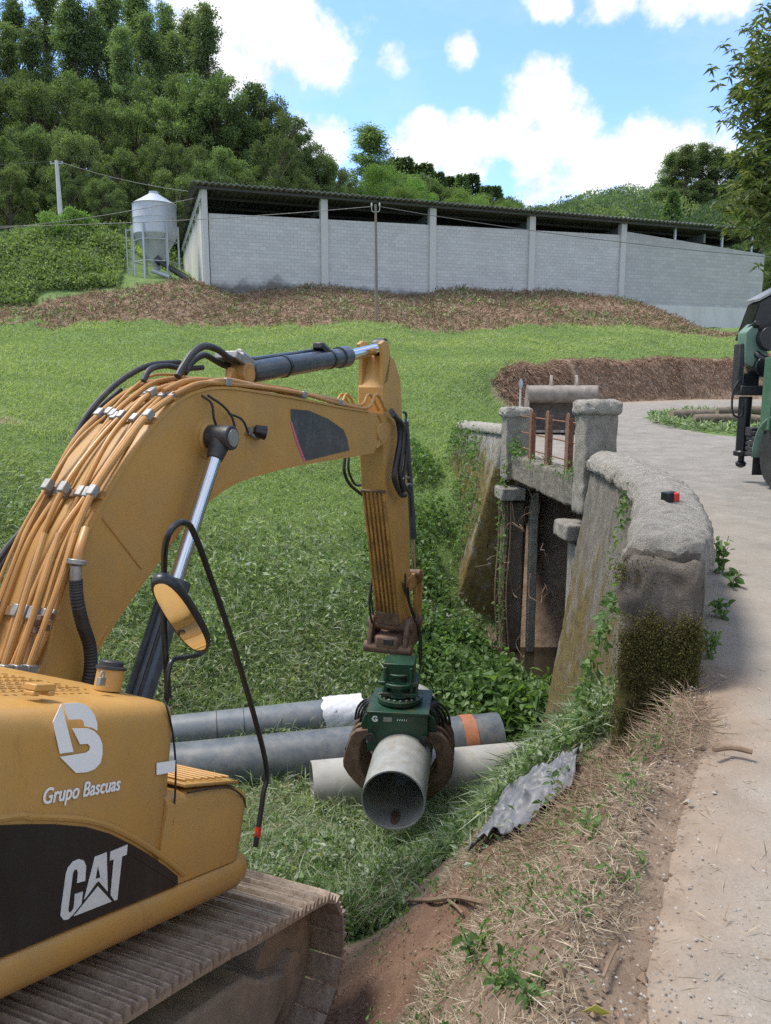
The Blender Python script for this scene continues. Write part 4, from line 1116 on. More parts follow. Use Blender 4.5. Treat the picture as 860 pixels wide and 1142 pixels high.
# lower rail of the upper frame
sec = [(-.4, -.36), (-.03, -.36), (.012, -.335), (.026, -.30), (.026, -.245), (.012, -.215), (-.02, -.204), (-.4, -.204)]
V = []; rows = [(-2.3, 0, 0), (1.3, 0, 0), (1.55, 0, .005), (1.64, -.02, .03), (1.69, -.06, .07), (1.70, -.12, .1)]
for a, dl, du in rows:
    for (l, u) in sec: V.append(L(a, l + dl if l > -.3 else l, u + (du if u < -.3 else 0)))
k = len(sec); n = len(rows)
mb = MB(); mb.add(V, [(i * k + j, i * k + (j + 1) % k, (i + 1) * k + (j + 1) % k, (i + 1) * k + j) for i in range(n - 1) for j in range(k)] + [tuple(range(k)), tuple((n - 1) * k + j for j in range(k))])
mb.build('frame_rail', M['yellow'], ex, smooth=50)
mb = MB(); mb.box(L(-.3, -1.35, -.30), (3.6, 1.9, .2), AX); mb.box(L(-.55, -1.75, .05), (3.3, .9, .6), AX); mb.build('upper_frame', M['darkmetal'], ex)
mb = MB(); mb.box(L(-2.1, -1.35, .1), (.7, 2.7, .95), AX); mb.build('counterweight', M['yellow'], ex, bev=.12, seg=4)

# black side panel, its rim and the lettering
top = [(0, 920), (30, 919), (60, 919), (95, 922), (120, 929), (145, 941), (165, 953), (185, 967), (197, 977)]
pan = [onl(x, y, .0) for x, y in top] + [onl(197, 987, 0)]
a0 = loc(pan[-1])[0]
pts = [loc(p) for p in pan]
outl = [(-1.8, pts[0][2] + .02), (-.8, pts[0][2] + .015)] + [(p[0], p[2]) for p in pts] + [(a0, -.2), (-1.8, -.2)]
mb = MB(); mb.prism([L(a, .007, u) for a, u in outl], -R_ * .012); mb.build('side_panel', M['black'], hood)
mb = MB(); mb.tube(smoothpath([L(-1.8, .0, pts[0][2] + .045), L(-.8, .0, pts[0][2] + .04)] + [L(p[0] + .01, .0, p[2] + .022) for p in pts[:-1]] + [L(a0 + .04, 0, -.165)], 4), .014, 8); mb.build('panel_rim', M['yellow'], hood)
def decal(name, polys, mat, zoom, off, l=.0105, th=.002, parent=None):
    mb = MB()
    for p in polys: mb.prism([onl(x / zoom + off[0], y / zoom + off[1], l) for x, y in p], -R_ * th)
    return mb.build(name, mat, parent or hood, smooth=0)
Cc = [(372, 400), (337, 410), (341, 365), (335, 350), (325, 352), (318, 368), (298, 528), (302, 540), (312, 535), (322, 520), (328, 458), (362, 447), (356, 500), (318, 548), (298, 568), (278, 571), (265, 552), (268, 520), (288, 372), (298, 342), (320, 315), (345, 305), (366, 312), (376, 335)]
Al = [(368, 480), (415, 295), (440, 286), (427, 335), (417, 393), (439, 385), (431, 402), (420, 410), (372, 478)]
Ar = [(440, 286), (466, 275), (470, 447), (431, 402), (439, 385), (427, 335)]
Tr = [(322, 555), (428, 424), (488, 490)]
Tt = [(482, 273), (557, 242), (553, 286), (533, 294), (512, 482), (500, 487), (483, 462), (497, 306), (480, 312)]
decal('lettering', [Cc, Al, Ar, Tr, Tt], M['catwhite'], 3.909, (0, 880))
B1 = [(268, 215), (231, 295), (262, 432), (321, 424)]
B2 = [(275, 213), (340, 210), (366, 216), (390, 232), (412, 262), (425, 300), (425, 332), (400, 318), (369, 312), (368, 295), (355, 282), (299, 283)]
B3 = [(316, 322), (385, 322), (412, 333), (434, 358), (446, 388), (448, 430), (440, 470), (415, 499), (380, 513), (332, 516), (262, 446), (375, 428), (390, 418), (394, 402), (383, 389), (350, 391)]
decal('logo', [B1, B2, B3], M['white'], 3.909, (0, 730), .006)
decal('sticker', [[(684, 473), (765, 461), (763, 511), (684, 525)]], M['white'], 3.909, (0, 730), .006)
def text_on(name, s, origin, xd, yd, size, mat, parent, width=None, bold=0.0):
    cu = bpy.data.curves.new(name, 'FONT'); cu.body = s; cu.size = 1; cu.extrude = .004; cu.offset = bold
    o = bpy.data.objects.new(name, cu); COL.objects.link(o)
    bpy.context.view_layer.update()
    me = bpy.data.meshes.new_from_object(o.evaluated_get(bpy.context.evaluated_depsgraph_get()))
    bpy.data.objects.remove(o); bpy.data.curves.remove(cu)
    V = np.array([v.co[:] for v in me.vertices])
    V[:, 0] -= V[:, 0].min(); wd = V[:, 0].max()
    sx = (width / wd) if width else size
    xd = np.array(xd); yd = np.array(yd); zd = np.cross(xd, yd)
    W = np.array(origin) + V[:, :1] * sx * xd + V[:, 1:2] * size * yd + V[:, 2:3] * .4 * zd
    for v, p in zip(me.vertices, W): v.co = p
    me.materials.clear()
    return link(name, me, mat, parent)
o1 = onl(47, 897, .006); e1 = onl(133, 881, .006)
text_on('lettering', 'Grupo Bascuas', o1, unit(e1 - o1), U_, .077, M['white'], hood, width=np.linalg.norm(e1 - o1), bold=.012)

# fuel filler, latch on the hood
p = onu(120, 767, .628)
mb = MB(); mb.lathe([(.058, -.01), (.058, .075), (.062, .08)], p, 24, AX); ff = mb.build('fuel_filler', M['yellow'], ex)
mb = MB(); mb.lathe([(.066, .08), (.066, .092), (.05, .096), (.05, .112), (.044, .118), (.0, .118)], p, 24, AX); fc = mb.build('filler_cap', M['darkmetal'], ff)
mb = MB(); q = onl(113, 760, loc(p)[1] + .07); mb.box(q, (.036, .02, .034), AX); mb.tube(smoothpath([q + U_ * .015 - F_ * .012, q + U_ * .038 - F_ * .008, q + U_ * .038 + F_ * .008, q + U_ * .015 + F_ * .012], 4), .005, 6); mb.build('padlock', M['zinc'], ff, bev=.004)
p = onu(43, 775, .628)
mb = MB(); mb.box(p + U_ * .03, (.10, .06, .026), AX); mb.box(p + F_ * .03 + U_ * .01, (.03, .07, .02), AX); mb.box(p - F_ * .035 + U_ * .008, (.03, .05, .018), AX); mb.build('hood_latch', M['yellow'], ex, bev=.005)

# ---- track and its frame
tl = .25; tw = .6
def trackpath():
    pts = []
    zt, zb, r = -.50, -1.32, .40
    ctr = (2.13, -.91)
    for a in np.linspace(-2.6, 1.2, 30): pts.append((a, zt + .012 * sin(a * 2)))
    for a in np.linspace(1.32, 2.05, 7): pts.append((a, zt - .01 * ((a - 1.2) / .8)))
    for q in np.linspace(80, -80, 14): pts.append((ctr[0] + r * cos(radians(q)), ctr[1] + r * sin(radians(q))))
    for a in np.linspace(2.05, -2.6, 30): pts.append((a, zb))
    return np.array(pts)
tp = trackpath()
d = np.r_[0, np.cumsum(np.hypot(*np.diff(tp, axis=0).T))]
track = None
for sgn, lo in ((1, tl), (-1, tl - 2.35)):
    parent_mb = MB(); 
    parent_mb.prism([L(a, lo - .10, u) for a, u in [(-2.3, -.72), (1.55, -.72), (1.75, -.80), (2.0, -.84), (2.05, -1.0), (1.9, -1.12), (1.4, -1.16), (-2.3, -1.2)]], -R_ * .34)
    parent_mb.prism([L(a, lo - .045, u) for a, u in [(-2.3, -1.0), (.55, -.98), (.75, -.90), (1.15, -.86), (1.3, -.95), (1.32, -1.12), (-2.3, -1.18)]], -R_ * .06)
    tf = parent_mb.build('track_frame', M['trackframe'], ex, bev=.025)
    mb = MB()
    mb.cyl(L(2.13, lo - .2, -.91), L(2.13, lo - .4, -.91), .33, 28); mb.cyl(L(2.13, lo - .14, -.91), L(2.13, lo - .46, -.91), .12, 18)
    mb.build('idler_wheel', M['trackframe'], tf)
    if sgn == 1:
        mb = MB(); g = L(.62, lo - .05, -1.02)
        mb.tube(smoothpath([L(.15, lo - .03, -1.10), L(.38, lo + .0, -1.02), L(.55, lo + .02, -.99), L(.75, lo + .01, -.90), L(.86, lo - .02, -.86)], 5), .022, 8); mb.build('tow_eye', M['trackframe'], tf)
        mb = MB(); mb.tube(smoothpath([L(-.35, lo - .06, -.80), L(-.1, lo - .045, -.80)], 2), .07, 12); mb.build('opening_shade', M['black'], tf)  # solid black tube, its colour stands in for shade inside an opening
    pitch = .145; cnt = int(d[-1] / pitch)
    vis = []
    base = MB()
    # one shoe in (tangent, outward, lateral) space, then copied along the chain
    sh = MB()
    w2 = tw / 2; pl = pitch * .47
    prof = [(-pl, 0), (-pl, .02), (-pl + .010, .062), (-pl + .022, .062), (-pl + .034, .02), (-.014, .017), (-.006, .050), (.008, .050), (.018, .017), (pl - .034, .017), (pl - .026, .046), (pl - .014, .046), (pl, .012), (pl, 0)]
    for side in (-1, 1):
        pass
    n0 = len(prof)
    ls = [(-w2, .94), (-w2 + .03, 1), (-.10, 1), (.10, 1), (w2 - .03, 1), (w2, .94)]
    Vs = [(x, y * q, l) for (l, q) in ls for (x, y) in prof]
    Fs = [(i * n0 + j, i * n0 + (j + 1) % n0, (i + 1) * n0 + (j + 1) % n0, (i + 1) * n0 + j) for i in range(len(ls) - 1) for j in range(n0)] + [tuple(range(n0)), tuple((len(ls) - 1) * n0 + j for j in range(n0))]
    sh.add(Vs, Fs)
    sh.mi = 1
    for lz in (-.155, -.045, .11): sh.box((-.027, .019, lz), (.026, .014, .085))  # raised black blocks, their colour paints the dark inside the shoe slots
    sh.mi = 0
    for lz in (-.17, .17):
        for xx in (-.03, .03): sh.lathe([(.013, .016), (.013, .028), (0, .03)], (xx, 0, lz), 6, [[1, 0, 0], [0, 0, 1], [0, 1, 0]])
    sh.box((0, -.035, -.07), (pitch * .95, .05, .035)); sh.box((0, -.035, .07), (pitch * .95, .05, .035))
    proto = None
    for i in range(cnt):
        s = (i + .5) * pitch
        a = np.interp(s, d, tp[:, 0]); u = np.interp(s, d, tp[:, 1])
        a2 = np.interp(s + .02, d, tp[:, 0]); u2 = np.interp(s + .02, d, tp[:, 1])
        if a < -1.6: continue
        if sgn == -1 and (u < -.8 and a < 1.8): continue
        T = np.array([a2 - a, u2 - u]); T /= np.linalg.norm(T)
        X = F_ * T[0] + U_ * T[1]; Yo = -F_ * T[1] + U_ * T[0]
        if T[0] * 0 + 1:  # outward side
            pass
        Z = np.cross(X, Yo)
        Mx = Matrix([[X[q], Yo[q], Z[q], 0] for q in range(3)] + [[0, 0, 0, 1]])
        Mx.translation = Vector(L(a, lo - w2, u))
        if proto is None:
            proto = sh.build('track_shoe', [M['track'], M['black']], tf, smooth=25)
            o = proto
        else:
            o = bpy.data.objects.new('track_shoe', proto.data); COL.objects.link(o); o.parent = tf
        o.matrix_basis = Mx

# ---- boom
BL = -1.1; BW = .46
topE = [(-60, 800), (40, 757), (65, 690), (92, 612), (120, 556), (150, 506), (175, 473), (200, 449), (225, 437), (255, 434), (300, 440), (340, 447), (380, 455), (412, 460)]
botE = [(418, 503), (400, 506.5), (365, 512), (329, 518), (300, 525), (273, 533), (254, 542), (240, 552), (213, 574), (180, 620), (147, 665), (120, 705), (100, 742), (80, 785), (60, 830)]
tipE = [(425, 461), (435, 466), (438, 474), (436, 484), (430, 494)]
tE = [loc(onl(x, y, BL)) for x, y in topE]; bE = [loc(onl(x, y, BL)) for x, y in botE]; pE = [loc(onl(x, y, BL)) for x, y in tipE]
def cr(P, k=4): return smoothpath(P, k)
tS = cr(tE); bS = cr(bE)
mb = MB(); mb.prism([L(p[0], BL - .012, p[2]) for p in tS] + [L(p[0], BL - .012, p[2]) for p in pE] + [L(p[0], BL - .012, p[2]) for p in bS], -R_ * (BW - .024))
boom = mb.build('boom', M['yellow'], ex, smooth=30)
def flange(path, out, l0, l1, th, name, parent, mat):
    mb = MB(); n = len(path); V = []
    for i, p in enumerate(path):
        t = path[min(i + 1, n - 1)] - path[max(i - 1, 0)]; t = t[[0, 2]] / np.linalg.norm(t[[0, 2]])
        nn = np.array([-t[1], t[0]]) * out
        for l, q in ((l0, 0), (l0, th), (l1, th), (l1, 0)): V.append(L(p[0] + nn[0] * q, l, p[2] + nn[1] * q))
    mb.add(V, [(i * 4 + j, i * 4 + (j + 1) % 4, (i + 1) * 4 + (j + 1) % 4, (i + 1) * 4 + j) for i in range(n - 1) for j in range(4)] + [(0, 1, 2, 3), tuple((n - 1) * 4 + j for j in range(4))])
    return mb.build(name, mat, parent, smooth=40)
flange(tS, 1, BL, BL - BW, .018, 'top_flange', boom, M['yellow'])
flange(bS, 1, BL, BL - BW, .018, 'bottom_flange', boom, M['yellow'])
# tip bosses, welds, decals
ptip = loc(onl(424, 481, BL))
mb = MB(); mb.cyl(L(ptip[0] + .04, BL + .004, ptip[2]), L(ptip[0] + .04, BL - BW - .015, ptip[2]), .10, 28); mb.build('tip_boss', M['yellow'], boom, bev=.01)
mb = MB(); 
mb.tube([onl(114, 577, BL - .01), onl(158, 634, BL - .01)], .008, 8); mb.build('weld_seam', M['yellow'], boom)
mb = MB(); mb.tube([onl(422, 462, BL - .008), onl(428, 478, BL - .008), onl(420, 500, BL - .008)], .012, 8)
mb.build('weld_seam', M['yellow'], boom)
mb = MB(); mb.prism([onl(x, y, BL - .008) for x, y in [(324.5, 456), (345, 458), (366, 467), (383, 479), (387, 488), (390, 502), (341, 514), (332, 490), (325, 468)]], -R_ * .002); mb.build('side_decal', M['slate'], boom)
mb = MB(); mb.prism([onl(x, y, BL - .0082) for x, y in [(324, 470), (325.5, 470), (333, 490), (341.5, 514), (339, 514.5), (330, 492)]], -R_ * .002); mb.build('decal_stripe', M['pink'], boom)
# cylinder boss
pb_ = loc(onl(233, 489, BL))
mb = MB(); mb.lathe([(.145, -.02), (.14, .008), (.11, .012), (.10, .03), (.08, .032), (.0, .032)], L(pb_[0], BL - .01, pb_[2]), 36, [F_, U_, R_]); mb.build('pin_boss', M['yellow'], boom)
# boom cylinder on the right flank, and its twin on the left
for lc, nm in ((BL + .13, 0), (BL - BW - .13, 1)):
    eye = loc(onl(247, 488, BL + .13)); mid = loc(onl(196, 648, BL + .13)); low = loc(onl(140, 790, BL + .13))
    E3 = L(eye[0], lc, eye[2]); M3 = L(mid[0], lc, mid[2]); L3 = L(low[0], lc, low[2]); L3 = M3 + unit(M3 - E3) * np.linalg.norm(L3 - M3)
    mb = MB(); ax = unit(L3 - M3)
    mb.tube([M3, M3 + ax * .10, M3 + ax * .10, L3 + ax * .7], [.098, .098, .086, .086], 28); bc = mb.build('boom_cylinder', M['slate'], ex)
    mb = MB(); mb.cyl(E3, M3 + ax * .02, .046, 24); mb.build('cylinder_rod', M['chrome'], bc)
    mb = MB(); mb.cyl(E3 - R_ * .09, E3 + R_ * .09, .085, 24); mb.cyl(E3 + ax * .04, E3 + ax * .17, .075, 20, .052); mb.build('rod_eye', M['darkmetal'], bc, bev=.008)
    if nm == 0:
        mb = MB(); mb.cyl(E3 + R_ * .09, E3 + R_ * .10, .06, 20); mb.build('pin_cap', M['zinc'], bc)
        mb = MB(); mb.tube([M3 + ax * .05 - F_ * .1, L3 + ax * .6 - F_ * .1], .016, 8); mb.tube([M3 + ax * .08 + R_ * .06 - F_ * .08, L3 + ax * .6 + R_ * .06 - F_ * .08], .012, 8); mb.build('cylinder_line', M['rubber'], bc)
# work lamp on the flank
p = onl(283, 481, BL + .01)
mb = MB(); mb.box(p - U_ * .035, (.16, .03, .02), AX); mb.box(p - F_ * .05 - U_ * .015, (.025, .03, .06), AX); wl = mb.build('lamp_bracket', M['zinc'], boom)
mb = MB(); q = p + F_ * .045 + U_ * .01 + R_ * .03; mb.cyl(q - R_ * .03 - F_ * .03, q + R_ * .03 + F_ * .03, .045, 16, .055); mb.build('work_lamp', M['black'], wl)
for path in ([(225, 441), (236, 450), (239, 468), (246, 485)], [(232, 441), (248, 452), (258, 464), (262, 476)], [(255, 461), (270, 468), (277, 483)]):
    mb = MB(); mb.tube(smoothpath([onl(x, y, BL + (.06 if i else .02)) for i, (x, y) in enumerate(path)], 5), .009, 7); mb.build('lamp_cable', M['rubber'], boom)

# hydraulic tubes along the top of the boom
def ontop(px, py, l, dv): 
    p = loc(onl(px, py, BL)); return L(p[0], l, p[2]) + dv
def topnormal(i): 
    a, b = tE[max(i - 1, 0)], tE[min(i + 1, len(tE) - 1)]; t = (b - a)[[0, 2]]; t = t / np.linalg.norm(t); return -F_ * t[1] + U_ * t[0]
tubes = [(BL - .035, .055, .026, 12), (BL - .105, .055, .022, 11), (BL - .18, .055, .020, 10), (BL - .25, .06, .020, 10), (BL - .32, .06, .022, 10), (BL - .40, .065, .022, 9), (BL - .07, .03, .011, 11), (BL - .142, .028, .012, 10), (BL - .285, .03, .011, 10), (BL - .36, .1, .012, 9)]
for q, (l, h, r, last) in enumerate(tubes):
    pts = [L(tE[i][0] + .03 * sin(q * 2.3 + i), l - .010 * sin(i * 1.9 + q * 1.3), tE[i][2]) + topnormal(i) * (h + .012 * sin(i * 2.3 + q * 1.7)) for i in range(1, last + 1)]
    mb = MB(); mb.tube(smoothpath(pts, 4), r * .82, 10); mb.build('hydraulic_tube', M['yellow_tube'], boom)
for i, ofs in ((2, 0), (4, .35), (6, .5), (7, .6)):
    mb = MB(); nmv = topnormal(i)
    for q, (l, h, r, last) in enumerate(tubes):
        if (i == 6 and q in (1, 2)) or (i == 7 and q > 3) or (i == 2 and q == 4): continue
        mb.box(L(tE[i][0] + .03 * sin(q * 2.3 + i), l - .010 * sin(i * 1.9 + q * 1.3), tE[i][2]) + nmv * (h + .012 * sin(i * 2.3 + q * 1.7)), (.07, .046, .05), [unit(np.cross(R_, nmv)), R_, nmv]); mb.build('tube_clamp', M['zinc'], boom, bev=.006); mb = MB()
    mb = MB(); mb.box(L(tE[i][0], BL - .22, tE[i][2]) + nmv * .02, (.05, .43, .03), [unit(np.cross(R_, nmv)), R_, nmv]); mb.build('clamp_plate', M['yellow_worn'], boom)
# long tubes over the forward half of the boom
for l, h, r, k0, k1 in ((BL - .02, .05, .018, 7, 13), (BL - .10, .075, .016, 7, 13), (BL - .36, .05, .016, 8, 13), (BL - .42, .06, .014, 8, 13)):
    pts = [L(tE[i][0], l, tE[i][2]) + topnormal(i) * (h + .012 * sin(i * 1.9)) for i in range(k0, k1 + 1)]
    e = loc(onl(432, 456, BL)); pts += [L(e[0] - .3, l, e[2] + .06), L(e[0], l, e[2] - .02)]
    mb = MB(); mb.tube(smoothpath(pts, 4), r, 9); mb.build('hydraulic_tube', M['yellow_tube'], boom)
for i in (9, 11, 12):
    nmv = topnormal(i); mb = MB(); mb.box(L(tE[i][0], BL - .06, tE[i][2]) + nmv * .05, (.07, .14, .055), [unit(np.cross(R_, nmv)), R_, nmv]); mb.build('tube_clamp', M['zinc'], boom, bev=.005); mb = MB(); mb.box(L(tE[i][0], BL - .39, tE[i][2]) + nmv * .045, (.07, .12, .05), [unit(np.cross(R_, nmv)), R_, nmv]); mb.build('tube_clamp', M['zinc'], boom, bev=.005)
# corrugated hose and its fitting on the flank
hp = smoothpath([onl(96, 590, BL + .05), onl(89, 612, BL + .09), onl(86, 628, BL + .1)], 5)
mb = MB(); mb.tube(hp, .026, 12); mb.build('hydraulic_tube', M['yellow_tube'], boom)
mb = MB(); q0, q1, q2 = onl(86, 624, BL + .1), onl(85, 630, BL + .1), onl(84.5, 648, BL + .1); mb.cyl(q0, q1, .05, 20); mb.cyl(q1, q2, .031, 18); mb.build('hose_fitting', M['zinc'], boom, bev=.005)
hp = smoothpath([onl(84.5, 646, BL + .1), onl(86, 668, BL + .1), onl(92, 695, BL + .1), onl(100, 720, BL + .09), onl(101, 745, BL + .08), onl(95, 775, BL + .06), onl(86, 810, BL + .02)], 14)
mb = MB(); mb.tube(hp, [.034 + .0035 * (i % 2) for i in range(len(hp))], 12, ); mb.build('corrugated_hose', M['darkmetal'], boom)
# black hoses to the left of the boom and the loops over its crest
for pp, l, r in (([(-40, 690), (0, 622), (30, 585), (55, 545), (78, 500), (98, 462), (130, 428), (165, 408), (200, 404)], BL - BW - .02, .02), ([(-40, 705), (5, 625), (34, 588), (58, 548), (82, 500), (100, 466), (135, 434)], BL - BW - .06, .015),
                 ([(198, 420), (205, 408), (215, 394), (228, 386), (243, 390), (255, 399), (268, 403)], BL - .2, .026), ([(206, 416), (215, 403), (228, 396), (240, 402), (252, 408), (266, 407)], BL - .3, .024),
                 ([(160, 425), (168, 412), (185, 408), (205, 411), (226, 410)], BL - .3, .02)):
    mb = MB(); mb.tube(smoothpath([onl(x, y, l) for x, y in pp], 6), r, 10); mb.build('hydraulic_hose', M['rubber'], boom)
mb = MB(); p = onl(272, 405, BL - .25); mb.box(p, (.28, .16, .07), AX); mb.cyl(p - F_ * .1 + U_ * .05, p + F_ * .06 + U_ * .05, .035, 12); mb.box(p - F_ * .18 - U_ * .03, (.16, .2, .06), AX); mb.build('valve_block', M['zinc'], boom, bev=.008)
# rusty bracket and lines low on the flank
mb = MB()
for x, y in ((47, 690), (55, 687), (40, 694), (50, 700), (43, 703)): mb.box(onl(x, y, BL + .012), (.05, .03, .035), AX)
mb.build('line_bracket', M['rustbrown'], boom, bev=.004)
for x0, y0, x1, y1 in ((36, 640, 4, 745), (52, 640, 18, 745), (70, 640, 32, 745)):
    mb = MB(); mb.tube(smoothpath([onl(x0 + 14, y0 - 45, BL + .02), onl(x0, y0, BL + .05), onl((x0 + x1) / 2, (y0 + y1) / 2, BL + .05), onl(x1, y1, BL + .05), onl(x1 - 10, y1 + 40, BL + .03)], 5), .016, 9); mb.build('hydraulic_tube', M['yellow_tube'], boom)
mb = MB(); [mb.box(onl(x, 748, BL + .05), (.07, .05, .06), AX) for x in (6, 20, 33)]; mb.build('tube_clamp', M['zinc'], boom, bev=.006)

# ---- stick cylinder
CL = BL - BW / 2
c0, c1, c2, c3 = onl(268, 417, CL), onl(278, 415, CL), onl(386, 397.5, CL), onl(424, 388, CL)
ax = unit(c2 - c1)
mb = MB(); mb.tube([c1 - ax * .02, c1, c1 + ax * .02, c2 - ax * .18, c2 - ax * .18, c2], [.05, .085, .09, .09, .106, .106], 28); sc_ = mb.build('stick_cylinder', M['slate'], ex)
for t in (.30, .78):
    q = c1 + (c2 - c1) * t; mb = MB(); mb.cyl(q - ax * .02, q + ax * .02, .098, 24); mb.build('cylinder_band', M['black'], sc_)
mb = MB(); q = c1 + (c2 - c1) * .70 + U_ * .10; mb.box(q, (.26, .1, .06), AX); mb.cyl(q - F_ * .05 + U_ * .03, q + F_ * .08 + U_ * .03, .04, 12); mb.build('cylinder_port', M['black'], sc_, bev=.01)
mb = MB(); mb.tube(smoothpath([c1 + U_ * .11, c1 + ax * .8 + U_ * .105 - R_ * .05, c2 - ax * .6 + U_ * .11 - R_ * .05], 6), .018, 8); mb.build('cylinder_line', M['slate'], sc_)
mb = MB(); mb.cyl(c2, c3, .06, 24); mb.build('cylinder_rod', M['chrome'], sc_)
mb = MB(); mb.cyl(c3 - R_ * .07, c3 + R_ * .07, .105, 24); mb.build('rod_eye', M['darkmetal'], sc_, bev=.01)
mb = MB(); mb.cyl(c0 - R_ * .09, c0 + R_ * .09, .085, 24); mb.box(c0 - U_ * .1, (.3, .05, .2), AX); mb.build('cylinder_foot', M['yellow_worn'], boom, bev=.01)

# ---- stick
SL = BL - .075; SW = .30
right = [(427, 432), (434.5, 396), (440, 400), (447, 423), (449, 465), (452, 505), (455, 545), (457, 590), (458, 640), (459, 690), (446, 696), (441, 640), (435, 590), (431, 555), (428.5, 510)]
mb = MB(); mb.prism([onl(x, y, SL) for x, y in right], -R_ * SW); stick = mb.build('stick', M['yellow'], ex, smooth=25, bev=.012)
for l in (SL, SL - SW + .05):
    pr = [(427.5, 431), (428, 395), (425.5, 383), (429, 379.5), (433, 381), (435, 388), (436, 400), (433, 425)]
    mb = MB(); mb.prism([onl(x, y, l) if l == SL else onl(x, y, SL) - R_ * (SW - .05) for x, y in pr], -R_ * .05); mb.build('stick_ear', M['yellow'], stick, bev=.01)
# ribbed guard on the stick's inner face
q0 = onl(430.5, 548, SL); q1 = onl(445, 690, SL); ax = unit(q1 - q0); ln = np.linalg.norm(q1 - q0)
nin = unit(np.cross(ax, R_)); nin = nin if nin @ (CAM - q0) > 0 else -nin
for k_ in range(6):
    c = (q0 + q1) / 2 - R_ * (.025 + k_ * .05) + nin * .012; mb = MB(); mb.box(c, (ln, .026, .03), [ax, R_, nin]); mb.build('guard_bar', M['yellow_worn'], stick, bev=.006)
mb = MB(); mb.box(q0 - R_ * SW / 2 + nin * .012, (.03, SW, .034), [ax, R_, nin]); mb.box(q1 - R_ * SW / 2 + nin * .012, (.16, SW, .034), [ax, R_, nin]); mb.build('guard_end', M['rustbrown'], stick, bev=.006)
# hoses hanging round the boom and stick joint
for pp, l, r in (([(436, 458), (444, 470), (446, 490), (441, 520), (440, 535), (447, 551), (452, 552)], SL + .10, .03), ([(438, 462), (449, 475), (449, 500), (446, 528), (450, 548)], SL + .13, .028), ([(440, 463), (452, 480), (453, 510), (450, 538), (457, 550)], SL + .08, .022),
                 ([(450, 460), (453, 462), (452, 480), (455, 520), (459, 575)], SL - .06, .016), ([(385, 509), (384, 525), (390, 540), (404, 552)], SL - SW - .02, .018), ([(389, 509), (389, 525), (396, 540), (406, 541)], SL - SW - .06, .014),
                 ([(455, 655), (457, 672), (464, 690), (469, 705), (470, 730), (466, 765)], SL + .06, .012), ([(452, 640), (453, 660), (460, 685), (467, 705), (468, 740)], SL + .08, .012), ([(414, 650), (412, 668), (414, 690), (420, 705)], SL - SW - .04, .014), ([(416, 640), (414, 665), (417, 690)], SL - SW - .06, .012)):
    mb = MB(); mb.tube(smoothpath([onl(x, y, l) for x, y in pp], 6), r, 9); mb.build('hydraulic_hose', M['rubber'], stick)
for x, y in ((452, 533), (455, 541)):
    mb = MB(); mb.tube(smoothpath([onl(x - 7, y + 4, SL + .05), onl(x, y - 1, SL + .09), onl(x + 4, y, SL + .05)], 4), .014, 8); mb.build('hose_ring', M['zinc'], stick)
# line on the front face, bucket cylinder
b0, b1, b2 = onl(452, 470, SL - SW / 2), onl(460, 600, SL - SW / 2), onl(462, 650, SL - SW / 2)
mb = MB(); mb.cyl(b0 - F_ * .02, b1 + F_ * .02, .05, 20); bk = mb.build('bucket_cylinder', M['slate'], stick)
mb = MB(); mb.cyl(b1 + F_ * .02, b2 + F_ * .02, .03, 16); mb.build('cylinder_rod', M['chrome'], bk)
# linkage and coupler
for l in (SL + .05, SL - SW - .01):
    mb = MB(); mb.prism([onl(x, y, SL + .05) + R_ * (l - SL - .05) for x, y in [(452, 650), (468, 635), (472, 636), (473, 642), (469, 650), (455, 662)]], -R_ * .045); mb.build('link_arm', M['yellow_worn'], stick, bev=.008)
    mb = MB(); mb.prism([onl(x, y, SL + .05) + R_ * (l - SL - .05) for x, y in [(465, 640), (472, 640), (470, 692), (463, 692)]], -R_ * .04); mb.build('link_bar', M['yellow_worn'], stick, bev=.008)
mb = MB(); p = onl(469, 640, SL + .1); mb.cyl(p, p - R_ * (SW + .14), .05, 18); mb.build('link_pin', M['rustbrown'], stick)
CPc = onl(449, 712, SL) - R_ * SW / 2
sz = unit(np.array([0.03, .02, 1.])); sx = unit(np.array([1., -.28, 0])); sx = unit(sx - sz * (sx @ sz)); sy = np.cross(sz, sx)
CA = [sx, sy, sz]
def cp(x, y, z): return CPc + sx * x + sy * y + sz * z
mb = MB(); mb.box(cp(0, .1, -.05), (.36, .55, .2), CA); mb.box(cp(0, -.17, -.02), (.3, .08, .17), CA)
coup = mb.build('quick_coupler', M['rustbrown'], ex, bev=.03)
for x in (-.225, .225):
    mb = MB(); mb.prism([cp(x - .03, y, z) for y, z in [(-.2, -.15), (-.2, .05), (-.1, .27), (.04, .27), (.1, .12), (.3, .22), (.44, .2), (.44, -.15)]], sx * .06); mb.build('side_plate', M['rustbrown'], coup, bev=.015)
for y, z, r, w in ((-.03, .17, .075, .56), (.36, .12, .07, .6), (-.14, -.1, .07, .6)):
    mb = MB(); mb.cyl(cp(-w / 2, y, z), cp(w / 2, y, z), r, 20); mb.build('coupler_pin', M['rustbrown'], coup, bev=.01)
mb = MB(); mb.box(cp(.02, -.215, .0), (.12, .02, .07), CA); mb.build('coupler_latch', M['darkmetal'], coup, bev=.006)

